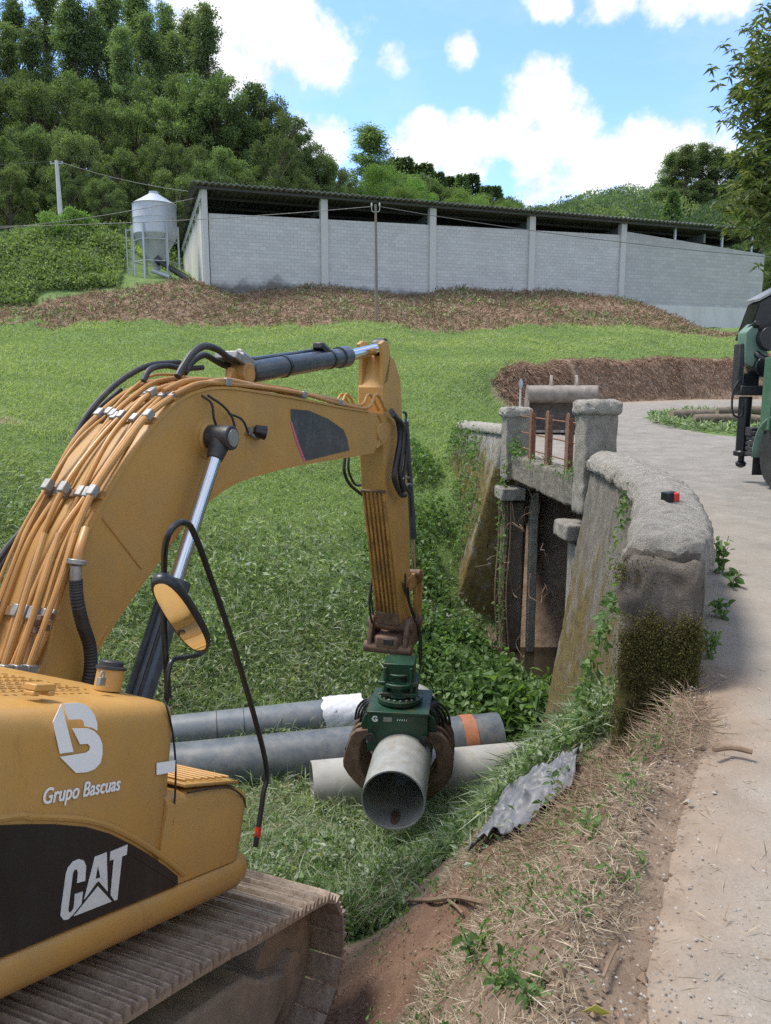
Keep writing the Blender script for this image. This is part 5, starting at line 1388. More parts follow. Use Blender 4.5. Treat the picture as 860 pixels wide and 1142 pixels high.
# ---- grapple
GY = 8.72
gc = at(447, 800, GY)
P1, P0 = at(438.5, 893, 7.55), at(454, 820, 9.05)
pd = unit(P0 - P1)
gx_ = unit(np.cross(pd, [0, 0, 1])); gzv_ = unit(np.cross(gx_, pd)); GA = [gx_, pd, gzv_]
k_ = GY / FPX
def gp(px, py, y=0.0): return gc + gx_ * (px - 447) * k_ - gzv_ * (py - 800) * k_ * 1.0 + pd * y
gr0 = MB(); gr0.lathe([(.20, 0), (.20, .03), (.165, .03), (.165, .13), (.23, .13), (.23, .18), (.16, .18), (.15, .26), (.19, .26), (.19, .29)], gp(446, 769), 32, GA); 
gr0.box(gp(446, 765), (.42, .36, .05), GA); gr0.box(gp(446, 741), (.36, .3, .26), GA); gr0.box(gp(446, 752), (.46, .34, .05), GA)
for x in (-.15, .15): gr0.box(gp(446, 750) + gx_ * x, (.035, .34, .36), GA)
gr = gr0.build('grapple', M['green'], ex, bev=.008)
mb = MB(); mb.lathe([(.24, 0), (.27, .0), (.275, .05), (.24, .06), (.2, .06)], gp(446, 776), 40, GA); mb.build('rotator_ring', M['green'], gr)
for i in range(10):
    a = pi + .25 + i * .29; mb = MB(); mb.lathe([(.015, 0), (.015, .02), (0, .022)], gp(446, 770.5) + gx_ * cos(a) * .245 + pd * sin(a) * .245, 6, GA); mb.build('flange_bolt', M['zinc'], gr)
mb = MB(); mb.cyl(gp(441, 753, -.1), gp(441, 743, -.1), .05, 14); mb.cyl(gp(452, 754, -.12), gp(452, 742, -.12), .05, 14); mb.build('rotator_motor', M['black'], gr)
hull = [(413, 781), (481, 781), (481, 806), (479, 829), (472, 830), (463, 824), (430, 824), (420, 829), (411, 828), (412, 806)]
for y in (-.33, .30):
    mb = MB(); mb.prism([gp(x, yy, y) for x, yy in hull], pd * .03); mb.build('head_plate', M['green'], gr, bev=.005)
mb = MB(); mb.box(gp(447, 794, .0), (.66, .6, .22), GA); mb.build('head_box', M['green'], gr)
mb = MB(); mb.box(gp(447, 780, .0), (.72, .7, .03), GA); mb.build('head_cap', M['green'], gr, bev=.005)
for px, w, h in ((421, .07, .075), (435.5, .10, .055), (452, .13, .025)):
    mb = MB()
    c = gp(px, 788, -.333)
    if px == 421:
        n = 14
        ring = lambda r: [c + gx_ * cos(q) * r + gzv_ * sin(q) * r for q in np.linspace(.6, 2 * pi - .3, n)]
        mb.prism(ring(.038) + ring(.02)[::-1], pd * .002); mb.box(c + gx_ * .012 - gzv_ * .004, (.03, .003, .014), GA)
    elif px == 452:
        for q in range(5): mb.prism([c + gx_ * (-.06 + q * .026 + s) + gzv_ * z for s, z in ((0, -.011), (.008, -.011), (.016, .011), (.008, .011))], pd * .002)
    else:
        mb.box(c, (w, .003, h), GA)
    mb.build('head_marking' if px != 435.5 else 'data_plate', M['white'] if px != 435.5 else M['zinc'], gr, smooth=0)
for sgn in (-1, 1):
    m_ = lambda x: 447 + (x - 447) * 1 if sgn == -1 else None
    pin = (416, 810) if sgn == -1 else (477.5, 810)
    mb = MB(); mb.cyl(gp(*pin, -.36), gp(*pin, .36), .042, 18); mb.cyl(gp(*pin, -.375), gp(*pin, -.36), .055, 18); mb.cyl(gp(*pin, -.385), gp(*pin, -.375), .022, 8); mb.build('jaw_pin', M['darkmetal'], gr)
    if sgn == -1:
        o = [(413, 805), (404, 806), (397, 808), (391, 814), (386, 828), (381.5, 846), (382, 854), (388, 864), (397, 874), (408, 884), (420, 892), (424, 888), (413, 873), (404, 858), (401, 846), (402, 830), (405, 819), (414, 815)]
        up = [(417, 812), (408, 806), (402, 803), (407, 789), (413, 784), (416, 786)]
    else:
        o = [(481, 805), (490, 805), (497, 808), (504, 816), (509, 830), (510.5, 846), (509, 857), (503, 868), (494, 878), (483, 888), (474, 893), (471, 889), (482, 874), (489, 860), (491.5, 846), (490, 830), (487, 820), (480, 816)]
        up = [(477, 812), (485, 806), (492, 803), (488, 789), (482, 784), (478, 786)]
    for y in (-.26, -.08, .10, .26):
        mb = MB(); mb.prism([gp(x, yy, y) for x, yy in o], pd * (.085 if y == -.26 else .05)); mb.build('jaw', M['rustbrown'], gr, bev=.014)
        mb = MB(); mb.prism([gp(x, yy, y + .02) for x, yy in up], pd * .045); mb.build('jaw_arm', M['green'], gr, bev=.008)
    for q, (x, yy) in enumerate([(404, 812), (387, 832), (386, 853)] if sgn == -1 else [(490, 812), (504, 832), (506, 853)]):
        mb = MB(); mb.cyl(gp(x, yy, -.25), gp(x, yy, .3), .03, 12); mb.build('jaw_crossbar', M['darkmetal'], gr)
    for q in range(4):
        mb = MB(); x0 = 402 - q * 3.2 if sgn == -1 else 490 + q * 3.4
        sg = -1 if sgn == -1 else 1
        mb.tube(smoothpath([gp(447 + sg * 30, 784, -.02 + q * .05), gp(447 + sg * (38 + q * 2.3), 787, .0 + q * .05), gp(447 + sg * (44 + q * 3.5), 799, .02 + q * .05), gp(447 + sg * (47 + q * 3.6), 815, .05 + q * .05)], 5), .015, 8); mb.build('grapple_hose', M['rubber'], gr)
mb = MB(); mb.cyl(gp(430, 795, .0), gp(464, 795, .0), .07, 16); mb.build('grapple_cylinder', M['darkmetal'], gr)

# ---- mirror and handrail
HLn = -.06
hr = [onl(188, 778, HLn - .1), onl(183, 700, HLn - .12), onl(183, 645, HLn - .1), onl(184, 612, HLn - .04), onl(189, 594, HLn), onl(199, 583.5, HLn), onl(209, 584, HLn), onl(216, 594, HLn), onl(230, 630, HLn), onl(262, 725, HLn), onl(296, 848, HLn), onl(293, 890, HLn), onl(285, 944, HLn)]
lo_ = [loc(p) for p in hr]
mb = MB(); mb.tube(smoothpath(hr, 6), .0145, 10); rail = mb.build('grab_rail', M['black'], ex)
mb = MB(); p0, p1 = onl(288.5, 922, HLn), onl(287, 933, HLn); mb.cyl(p0, p1, .017, 12); mb.build('red_tape', M['red'], rail)
mb = MB(); mb.tube(smoothpath([onl(186, 782, HLn - .06), onl(187, 755, HLn - .06), onl(192, 737, HLn - .06), onl(206, 733, HLn - .06), onl(224, 729, HLn - .05), onl(230, 716, HLn - .04), onl(224, 698, HLn - .03)], 5), .012, 10); mb.build('mirror_bracket', M['black'], rail)
# mirror: shell outline given along its long axis
mc = onl(202, 689, HLn + .03); mtop = onl(177, 652, HLn + .03); mbot = onl(227, 731, HLn + .03)
ml = unit(mtop - mbot); hl = np.linalg.norm(mtop - mbot) / 2
tocam = unit(CAM - mc); nrm = unit(tocam + np.array([-.42, 0, 0]))
nrm = unit(nrm - ml * (nrm @ ml)); mw = np.cross(ml, nrm)
def sup(t, w_, h_): return ml * h_ * np.sign(sin(t)) * abs(sin(t)) ** .75 + mw * w_ * np.sign(cos(t)) * abs(cos(t)) ** .75
n = 28; ths = np.linspace(0, 2 * pi, n + 1)[:-1]
V = []; rings = [(.066, hl, .0), (.071, hl * 1.03, -.012), (.068, hl * 1.02, -.04), (.05, hl * .85, -.07), (.02, hl * .4, -.08)]
for w_, h_, dd_ in rings: V += [mc + sup(t, w_, h_) + nrm * dd_ for t in ths]
mb = MB(); mb.add(V, [(i * n + j, i * n + (j + 1) % n, (i + 1) * n + (j + 1) % n, (i + 1) * n + j) for i in range(len(rings) - 1) for j in range(n)] + [tuple((len(rings) - 1) * n + j for j in range(n)), tuple(range(n))])
mir = mb.build('mirror', M['black'], rail, smooth=50)
mb = MB(); mb.prism([mc + sup(t, .058, hl * .93) + nrm * .001 for t in ths], nrm * .003)
mg, t_, b_ = newmat('mirror_glass'); b_.inputs['Metallic'].default_value = 1; b_.inputs['Roughness'].default_value = .02; b_.inputs['Base Color'].default_value = (.85, .87, .88, 1)
mb.build('mirror_glass', mg, mir, smooth=0)

# ------------------------------------------------------------------ pipes
def pipe_thing(name, label, a, b, r, mat, wall=.018, extra=None):
    mb = MB(); mb.pipe(a, b, r, r - wall, 64)
    o = mb.build(name, mat, None, smooth=60); tag(o, label, 'pipe'); return o
D1 = 78 / 2 / FPX * 7.55 * 1.0
far = P1 + pd * 2.35
pipe_thing('pipe', 'grey pipe held in the green grapple with its open end towards the camera', P1, far, D1, M['pipegrey'], .016)
hp_ = bpy.data.objects['pipe']
mb = MB(); cpt = P1 + pd * .22 - gzv_ * (D1 - .018)
mb.prism([cpt + pd * .15 * cos(q) + gx_ * .05 * sin(q) + gzv_ * (.004 + .05 * .05 * sin(q) ** 2 / (2 * D1)) for q in np.linspace(0, 2 * pi, 17)[:-1]], gzv_ * .004); mb.build('mud_patch', M['rustbrown'], hp_)
def pp_(x, y, Y): return at(x, y, Y)
A0, A1 = at(208, 857, 10.1), at(556, 822, 10.95); dB = unit(A1 - A0); A00 = A0 - dB * 1.6
rB = .365
pB = pipe_thing('pipe', 'long dark slate pipe with an orange band near its right end, lying in the ditch', A00, A1, rB, M['pipedark'])
for t, w_ in ((.6, .2),):
    c = A1 - dB * t; mb = MB(); mb.pipe(c, c + dB * w_, rB + .012, rB + .002, 64); mb.build('orange_band', M['band'], pB)
# pale right-hand length of the same pipe
C0, C1 = at(348, 877, 9.4), at(606, 852, 10.0); rC = .325
pipe_thing('pipe', 'pale grey pipe lying nearest the camera behind the held pipe, its rim rusty', C0, C1, rC, M['pipepale'], .02)
E0, E1 = at(208, 816, 11.4), at(401, 795, 12.0); dA = unit(E1 - E0); rA = .275
pA = pipe_thing('pipe', 'mid grey pipe at the back of the ditch with white plastic round its right end', E0 - dA * 2.2, E1, rA, M['pipemid'])
for q in (1.9, 3.1):
    c = E0 - dA * .2 + dA * q * .35; mb = MB(); mb.pipe(c, c + dA * .012, rA + .006, rA + .001, 48); mb.build('pipe_joint', M['slate'], pA)
# crumpled plastic film round the end of that pipe
rg = np.random.default_rng(8)
na, nl = 44, 16; V = []
x_ = unit(np.cross(dA, [0, 0, 1])); z_ = np.cross(x_, dA)
for i in range(nl):
    for j in range(na):
        q = 2 * pi * j / na; p = E1 - dA * (.62 - .64 * i / (nl - 1)); n_d = x_ * cos(q) + z_ * sin(q)
        rr = rA + .02 + .035 * abs(vnoise([[i * .9, j * .45, 3.3]], 1, 3)[0]) + .02 * abs(sin(j * 1.7 + i * .6))
        V.append(p + n_d * rr + dA * .06 * vnoise([[i * .3, j * .6, 9.]], 1, 2)[0])
film = fastmesh('plastic_film', V, [(i * na + j, i * na + (j + 1) % na, (i + 1) * na + (j + 1) % na, (i + 1) * na + j) for i in range(nl - 1) for j in range(na)], M['plastic'], None, smooth=True)
tag(film, 'crumpled white plastic film wrapped round the end of the rear pipe', 'plastic sheet')

# grey plastic sheet lying on the slope
def crumple(name, label, cat, c, sx_, sy_, amp, mat, seed, tilt=0, ang=0):
    n = 40; u, v = np.meshgrid(np.linspace(-1, 1, n), np.linspace(-1, 1, n)); u = u.ravel(); v = v.ravel()
    edge = 1 + .25 * vnoise(np.c_[u, v, 0 * u + seed], 1.3, 2)
    x = u * sx_ * edge; y = v * sy_ * edge
    xr = c[0] + x * cos(ang) - y * sin(ang); yr = c[1] + x * sin(ang) + y * cos(ang)
    z = gz(xr, yr) + .08 + amp * np.abs(vnoise(np.c_[u * 2.4, v * 2.4, 0 * u + seed], 1.2, 4)) * 2 + amp * .8 * np.clip(1 - np.hypot(u, v), 0, 1)
    V = np.c_[xr + vnoise(np.c_[u, v, 0 * u + seed + 5], 2.5, 2) * .06, yr, z]
    ix = np.arange(n * n).reshape(n, n)
    o = fastmesh(name, V, np.stack([ix[:-1, :-1], ix[:-1, 1:], ix[1:, 1:], ix[1:, :-1]], -1).reshape(-1, 4), mat, None, smooth=True)
    s = o.modifiers.new('thickness', 'SOLIDIFY'); s.thickness = .004
    return tag(o, label, cat)
pc = None
for Y in np.arange(3.5, 9, .05):
    p = at(588, 905, Y)
    if p[2] <= gz1(p[0], p[1]): pc = p; break
PCX = pc if pc is not None else at(588, 905, 6)
crumple('plastic_sheet', 'crumpled grey plastic sheet lying in the weeds below the wall', 'plastic sheet', pc if pc is not None else at(588, 905, 6), .3, .32, .09, M['tarp'], 3, ang=-.5)

# ------------------------------------------------------------------ things on and beyond the wall
c = at(748, 566, 5.55); c[2] = .80
tl_ = thing('tape_measure', 'small red and black tape measure lying on the wall coping', 'tape measure', c)
q = radians(20); TA = [[cos(q), sin(q), 0], [-sin(q), cos(q), 0], [0, 0, 1]]
mb = MB(); mb.box(c + np.array(TA[0]) * .022, (.055, .075, .07), TA); mb.build('casing', M['red'], tl_, bev=.012, seg=3)
mb = MB(); mb.box(c - np.array(TA[0]) * .034, (.058, .08, .075), TA); mb.box(c - np.array(TA[0]) * .0 + [0, 0, .036], (.05, .03, .012), TA); mb.build('grip', M['black'], tl_, bev=.012, seg=3)

# excavator bucket parked on the road
bo = np.array([4.85, 21.6, float(zroad(21.6)) + .01])
bk_ = thing('digging_bucket', 'wide rusty steel digging bucket standing on the road beyond the bridge rails', 'bucket', bo)
ba = radians(-6); BX = np.array([cos(ba), sin(ba), 0]); BY = np.array([-sin(ba), cos(ba), 0])
def bb_(x, y, z): return bo + BX * x + BY * y + np.array([0, 0, z])
prof = [(-.50, .03), (-.15, .0), (.25, .05), (.52, .28), (.60, .6), (.5, .92), (.28, 1.14), (-.02, 1.25), (-.30, 1.28)]
th_ = .05
W_ = .92
mb = MB()
ins = [(y * .93 - .01, z * .93 + .05) for y, z in prof]
mb.prism([bb_(-W_, y, z) for y, z in prof] + [bb_(-W_, y, z) for y, z in ins[::-1]], BX * 2 * W_); sh_ = mb.build('shell', M['bucketsteel'], bk_, smooth=50)
mb = MB(); mb.tube([bb_(-W_, -.27, 1.05), bb_(W_, -.27, 1.05)], .24, 28); mb.build('top_roll', M['bucketsteel'], bk_)
for s in (-1, 1):
    mb = MB(); mb.prism([bb_(s * W_ - .025, y, z) for y, z in prof], BX * .05); mb.build('side_plate', M['bucketsteel'], bk_, bev=.01)
    mb = MB(); mb.prism([bb_(s * W_ - .045, y, z) for y, z in [(-.56, .02), (-.42, .03), (-.28, 1.2), (-.36, 1.3), (-.42, 1.2)]], BX * .09); mb.build('side_cutter', M['bucketsteel'], bk_, bev=.012)
for x in (-.32, .36):
    mb = MB(); mb.prism([bb_(x, y, z) for y, z in [(-.30, 1.15), (-.36, 1.28), (-.30, 1.42), (-.2, 1.55), (-.1, 1.57), (-.04, 1.5), (.0, 1.38), (.25, 1.2), (.3, 1.1)]], BX * .07); mb.build('ear', M['bucketsteel'], bk_, bev=.015)
    mb = MB(); mb.prism([bb_(x - .01, y, z) for y, z in [(-.36, 1.3), (-.41, 1.2), (-.38, 1.05), (-.33, .98), (-.30, 1.1)]], BX * .09); mb.build('wear_strap', M['bucketsteel'], bk_, bev=.01)
mb = MB(); mb.box(bb_(0, -.52, .04), (2 * W_ + .06, .16, .04), [BX, BY, [0, 0, 1]]); mb.build('cutting_edge', M['bucketsteel'], bk_)
for x in np.linspace(-.78, .78, 5):
    mb = MB(); mb.prism([bb_(x - .05, -.45, .0), bb_(x + .05, -.45, .0), bb_(x + .035, -.78, .03), bb_(x - .035, -.78, .03)], (0, 0, .06)); mb.build('tooth', M['zinc'], bk_, bev=.01)

# little sign / mirror on a post beside the bucket
sp = at(580, 455, 20.5); sp[2] = gz1(sp[0], sp[1])
sg_ = thing('marker_post', 'thin white marker post with a small round plate at the end of the bridge', 'marker post', sp)
t_ = at(580, 424, 20.5)
mb = MB(); mb.cyl(sp - [0, 0, .2], np.array([sp[0], sp[1], t_[2] + .02]), .025, 10); mb.build('post', M['polewhite'], sg_)
mb = MB(); mb.lathe([(.0, -.015), (.08, -.012), (.095, .0), (.08, .012), (0, .015)], [sp[0], sp[1] - .03, t_[2] - .1], 24, [unit(np.array([1, .8, 0])) * .8, [0, 0, 1.5], unit(np.array([.8, -1, 0]))]); mb.build('plate', M['galv'], sg_)

# felled logs on the grass island
for (xa, ya, xb, yb, r, h, lab) in ((9.0, 22.6, 12.4, 22.2, .14, 0, 'bark covered log at the front of the log pile on the grass island'), (8.8, 23.9, 13.2, 24.3, .15, 0, 'greyish log lying behind the front one on the grass island'), (9.9, 23.2, 13.0, 23.3, .12, .2, 'thin dark log resting on top of the two other logs')):
    a = np.array([xa, ya, float(zroad(ya)) + .14 + r + h]); b = np.array([xb, yb, float(zroad(yb)) + .14 + r + h])
    pts = smoothpath([a, a * .66 + b * .34 + [0, .05, .03], a * .33 + b * .67 + [0, -.05, -.02], b], 6); pts[0] = a
    lg = thing('log', lab, 'log', a)
    mb = MB(); mb.tube(pts, [r * (1 + .06 * sin(i * 1.1)) for i in range(len(pts))], 16); mb.build('bark', M['logbark'], lg)
    mb = MB(); t = unit(np.array(pts[0]) - pts[1]); mb.cyl(np.array(pts[0]) - t * .005, np.array(pts[0]) + t * .006, r * .93, 20); mb.build('cut_end', M['logend'], lg)

# ------------------------------------------------------------------ crane truck at the right edge
tx, ty0, ty1 = 5.95, 4.6, 12.5
tr = thing('crane_truck', 'green crane truck with black folded crane and stabiliser leg parked at the right edge', 'truck', (tx + 1.2, 10, 0))
X0 = np.array([1., 0, 0]); Y0 = np.array([0, 1., 0]); Z0 = np.array([0, 0, 1.])
mb = MB(); mb.box((tx + 1.2, 8.2, .78), (.9, 8.2, .22)); mb.build('chassis', M['darkmetal'], tr, bev=.02)
mb = MB(); mb.box((tx + 1.2, 8.6, 1.47), (2.42, 7.45, 1.14)); bd = mb.build('body', M['truckgreen'], tr, bev=.03)
for y in np.arange(5.2, 12.2, .75):
    mb = MB(); mb.box((tx - .03, y, 1.47), (.05, .08, 1.1)); mb.build('body_rib', M['truckgreen'], bd, bev=.01)
mb = MB(); mb.box((tx + 1.2, 8.6, .87), (2.3, 7.4, .06)); mb.build('body_sill', M['darkmetal'], bd)
mb = MB(); mb.box((tx + 1.2, 2.9, 1.75), (2.4, 1.9, 2.2)); cb_ = mb.build('cab', M['truckpale'], tr, bev=.12, seg=4)
mb = MB(); mb.box((tx - .005, 2.9, 2.2), (.02, 1.0, .8)); mb.build('side_window', M['black'], cb_, bev=.004)
for y in (11.78, 10.45, 3.6):
    for x in (tx + .14, tx + 2.26):
        mb = MB(); 
        mb.lathe([(.28, -.14), (.46, -.14), (.505, -.1), (.52, 0), (.505, .1), (.46, .14), (.28, .14)], (x, y, .52), 40, [Y0, Z0, X0]); wh = mb.build('wheel', M['rubber'], tr)
        mb = MB(); mb.lathe([(.0, -.06), (.14, -.07), (.16, -.02), (.25, -.02), (.285, -.13), (.285, .13), (.0, .1)], (x, y, .52), 30, [Y0, Z0, X0 * (1 if x < tx + 1 else -1)]); mb.build('rim', M['galv'], wh)
    if y > 9 :
        for x in (tx + .14,):
            mb = MB(); pts = [(x, y + .64 * cos(q), .52 + .62 * sin(q)) for q in np.linspace(-.1, pi + .1, 14)]
            V = []; 
            for p in pts: V += [(p[0] - .19, p[1], p[2]), (p[0] + .19, p[1], p[2])]
            mb.add(V, [(2 * i, 2 * i + 1, 2 * i + 3, 2 * i + 2) for i in range(13)]); f_ = mb.build('mudguard', M['truckpale'], tr); s_ = f_.modifiers.new('t', 'SOLIDIFY'); s_.thickness = .025
mb = MB(); mb.box((tx + .16, 12.42, .42), (.36, .02, .5)); mb.build('mud_flap', M['rubber'], tr)
mb = MB(); [mb.box((tx + .05, 12.58, .5 + i * .085), (.16, .26, .07)) for i in range(5)]; mb.build('step_box', M['darkmetal'], tr, bev=.015)
mb = MB(); mb.box((tx + .6, 12.6, .86), (1.3, .22, .14)); mb.box((tx + .6, 12.6, .62), (1.2, .06, .06)); mb.build('outrigger_beam', M['darkmetal'], tr, bev=.015)
lx = at(829, 480, 12.9)[0]
mb = MB(); mb.tube([(lx, 12.9, 1.42), (lx, 12.9, .52), (lx, 12.9, .52), (lx, 12.9, .44)], [.105, .1, .135, .13], 20); mb.box((lx, 12.9, 1.62), (.27, .28, .36)); sl_ = mb.build('stabiliser_leg', M['black'], tr, bev=.012)
mb = MB(); mb.cyl((lx, 12.9, .44), (lx, 12.9, .34), .05, 14); mb.lathe([(.03, 0), (.075, .03), (.09, .08), (.05, .12)], (lx, 12.9, .24), 18); mb.build('foot_ball', M['black'], sl_)
mb = MB(); mb.box((lx - .16, 12.9, 1.9), (.1, .22, .75)); mb.box((lx + .05, 12.9, 1.52), (.42, .3, .16)); mb.build('leg_housing', M['darkmetal'], sl_, bev=.02)
mb = MB(); mb.tube(smoothpath([(lx - .14, 12.8, 1.75), (lx - .26, 12.8, 1.5), (lx - .24, 12.8, 1.15), (lx - .1, 12.8, 1.1), (lx - .08, 12.8, 1.3)], 5), .018, 8); mb.tube(smoothpath([(lx + .1, 12.75, 1.8), (lx + .2, 12.7, 1.95), (lx + .3, 12.7, 1.7), (lx + .2, 12.7, 1.45)], 5), .022, 8); mb.build('hose', M['rubber'], sl_)
mb = MB(); mb.prism([(lx - .12, 12.75, 1.95), (lx - .15, 12.75, 2.45), (lx + .0, 12.75, 2.6), (lx + .3, 12.75, 2.0), (lx + .25, 12.75, 1.8)], (0, .3, 0)); mb.build('crane_bracket', M['truckpale'], tr, bev=.02)
mb = MB(); mb.cyl((lx + .18, 12.65, 1.9), (lx + .18, 13.0, 1.9), .17, 20); mb.cyl((lx + .22, 12.6, 2.35), (lx + .22, 13.1, 2.35), .2, 22); mb.tube(smoothpath([(lx + .02, 12.7, 2.6), (lx - .05, 13.1, 2.35), (lx + .1, 12.7, 2.05), (lx + .3, 12.7, 1.95)], 5), .06, 10); mb.build('crane_joint', M['black'], tr, bev=.01)
# folded crane arm: box girder lying across and rising to the right
mb = MB(); mb.prism([(lx + .02, 12.7, 2.92), (lx + .02, 13.1, 2.35), (lx + .26, 12.7, 2.30), (lx + .5, 12.7, 2.62), (lx + 2.6, 12.7, 3.7), (lx + 2.6, 12.7, 4.35)], (0, .42, 0)); ca_ = mb.build('crane_arm', M['black'], tr, bev=.02)
mb = MB(); mb.prism([(lx - .01, 12.67, 2.93), (lx - .01, 12.67, 2.97), (lx + 2.6, 12.67, 4.41), (lx + 2.6, 12.67, 4.37)], (0, .48, 0)); mb.build('arm_top_plate', M['zinc'], ca_)
mb = MB(); mb.box((tx + 1.2, 12.7, 1.9), (.6, .7, 2.0)); mb.build('crane_column', M['darkmetal'], tr, bev=.04)
# ------------------------------------------------------------------ ground cover (uncountable)
rg = np.random.default_rng(21)
def scatter(n, y0, y1, cond, xl=-.62, xr=.6, logy=True, jit=True):
    y = np.exp(rg.uniform(np.log(y0), np.log(y1), n)) if logy else rg.uniform(y0, y1, n)
    x = rg.uniform(xl, xr, n) * (y + 1.0)
    m = cond(x, y); x, y = x[m], y[m]
    return x, y, gz(x, y)
def sdv(x, y): return sdist(x, y)[0]
def stuff(name, V, Fq, mat, label, cat):
    return tag(fastmesh(name, V, Fq, mat), label, cat, kind='stuff')
def merge(parts):
    Vs, Fs, b = [], [], 0
    for V, Fq in parts:
        Vs.append(V); Fs.append(Fq + b); b += len(V)
    return np.concatenate(Vs), np.concatenate(Fs)
def in_machine(x, y):
    P = np.c_[x, y, gz(x, y, False)] - S_
    a, l = P @ F_, P @ R_
    return (a < 2.35) & (l < .3) & (l > -3)

def offpipe(x, y):
    ok = np.ones(len(x), bool)
    for a, b, r in ((A00, A1, rB), (C0, C1, rC), (E0 - dA * 2.2, E1, rA)):
        d = (b - a)[:2]; t = np.clip(((x - a[0]) * d[0] + (y - a[1]) * d[1]) / (d @ d), 0, 1)
        ok &= np.hypot(x - a[0] - t * d[0], y - a[1] - t * d[1]) > r + .03
    ok &= np.hypot((x - PCX[0]), (y - PCX[1] + .12) * .75) > .38
    return ok
# mown field grass
def cf(x, y):
    s = sdv(x, y); so, dy = zones(x, y); edge = 39.6 + 6.2 * np.clip((x + 2) / 18, 0, 1)
    return (s < -.3) & (y < edge + 2.5 + .0) & (rg.random(len(x)) > so * 1.0) & (rg.random(len(x)) > .92 * dy) & ~((y < 16) & (x > -3.5) & (rg.random(len(x)) < .35))
x, y, z = scatter(640000, 9.0, 50, cf)
n = len(x)
swath = vnoise(np.c_[x * .35 + y * .1, y * 1.3, 0 * x], .8, 2)
hh = rg.uniform(.08, .2, n) * (1 + .5 * swath) * np.clip(.6 + y / 40, .7, 1.3)
lean = np.stack([rg.normal(size=n) * .6 + .5 * swath, rg.normal(size=n) * .5, np.full(n, .85) - .35 * np.clip(swath, 0, 1)], 1)
V, Fq = cards(np.c_[x, y, z - .01], lean, hh * 1.25, .004 + .00065 * y, fold=.1, droop=.25, rg=rg)
pale = (swath + .5 * vnoise(np.c_[x, y, 0 * x + 40], .16, 2) + .35 * rg.normal(size=n)) > .22
V4 = V.reshape(-1, 4, 3)
stuff('field_grass', V4[~pale].reshape(-1, 3), Fq[:int((~pale).sum())], M['grass'], 'mown green grass of the sloping field', 'grass')
stuff('cut_grass', V4[pale].reshape(-1, 3), Fq[:int(pale.sum())], M['grasspale'], 'paler cut grass lying in swaths on the field', 'grass')

# cut herbage and weeds covering the ditch
def cw(x, y):
    s = sdv(x, y); so, dy = zones(x, y); P = np.c_[x, y, 0 * x]
    return (s < -.12) & ~in_machine(x, y) & offpipe(x, y) & (((rg.random(len(x)) > so * 1.12) & ((y > 5.2) | (so < .25))) | ((vnoise(P, 1.9, 2) > .42) & (rg.random(len(x)) < np.where(y < 4.9, .02, .35)))) & ((y < 11.5) | (rg.random(len(x)) < .9 - (y - 11.5) / 6)) & ~((x > 2.2) & (y > 11) & (y < 15.6))
x, y, z = scatter(430000, 3.6, 22, cw)
n = len(x); cl = vnoise(np.c_[x, y, 0 * x], 2.2, 3)
sz = rg.uniform(.035, .09, n) * np.clip(.5 + y / 12, .7, 1.75)
Dr = rdir(n, .25, rg)
P = np.c_[x, y, z + np.clip(rg.random(n) ** 1.5 * (.12 + .65 * np.clip(cl + .1, 0, 1)) * np.where((y > 8) & (y < 12.2), .4, 1), 0, .5)]
V1 = cards(P, Dr, sz, sz * rg.uniform(.3, .6, n), fold=.12, rg=rg)
x, y, z = scatter(170000, 4, 24, cw); n = len(x)
V2 = cards(np.c_[x, y, z + rg.uniform(0, .22, n)], rdir(n, .12, rg) * [1, 1, .6], rg.uniform(.12, .42, n), rg.uniform(.005, .012, n) * (.6 + y / 12), fold=.06, droop=.2, rg=rg)
V, Fq = merge([V1, V2])
V4 = V.reshape(-1, 4, 3); c4 = V4[:, 0]
pale = (vnoise(c4 * [1, 1, 0], .7, 3) + .4 * rg.normal(size=len(c4))) > .3
stuff('ditch_weeds', V4[~pale].reshape(-1, 3), Fq[:int((~pale).sum())], M['weed'], 'cut weeds and herbage covering the ditch slope', 'weeds')
stuff('wilted_weeds', V4[pale].reshape(-1, 3), Fq[:int(pale.sum())], M['weedpale'], 'pale wilted weeds turned over among the green ones', 'weeds')
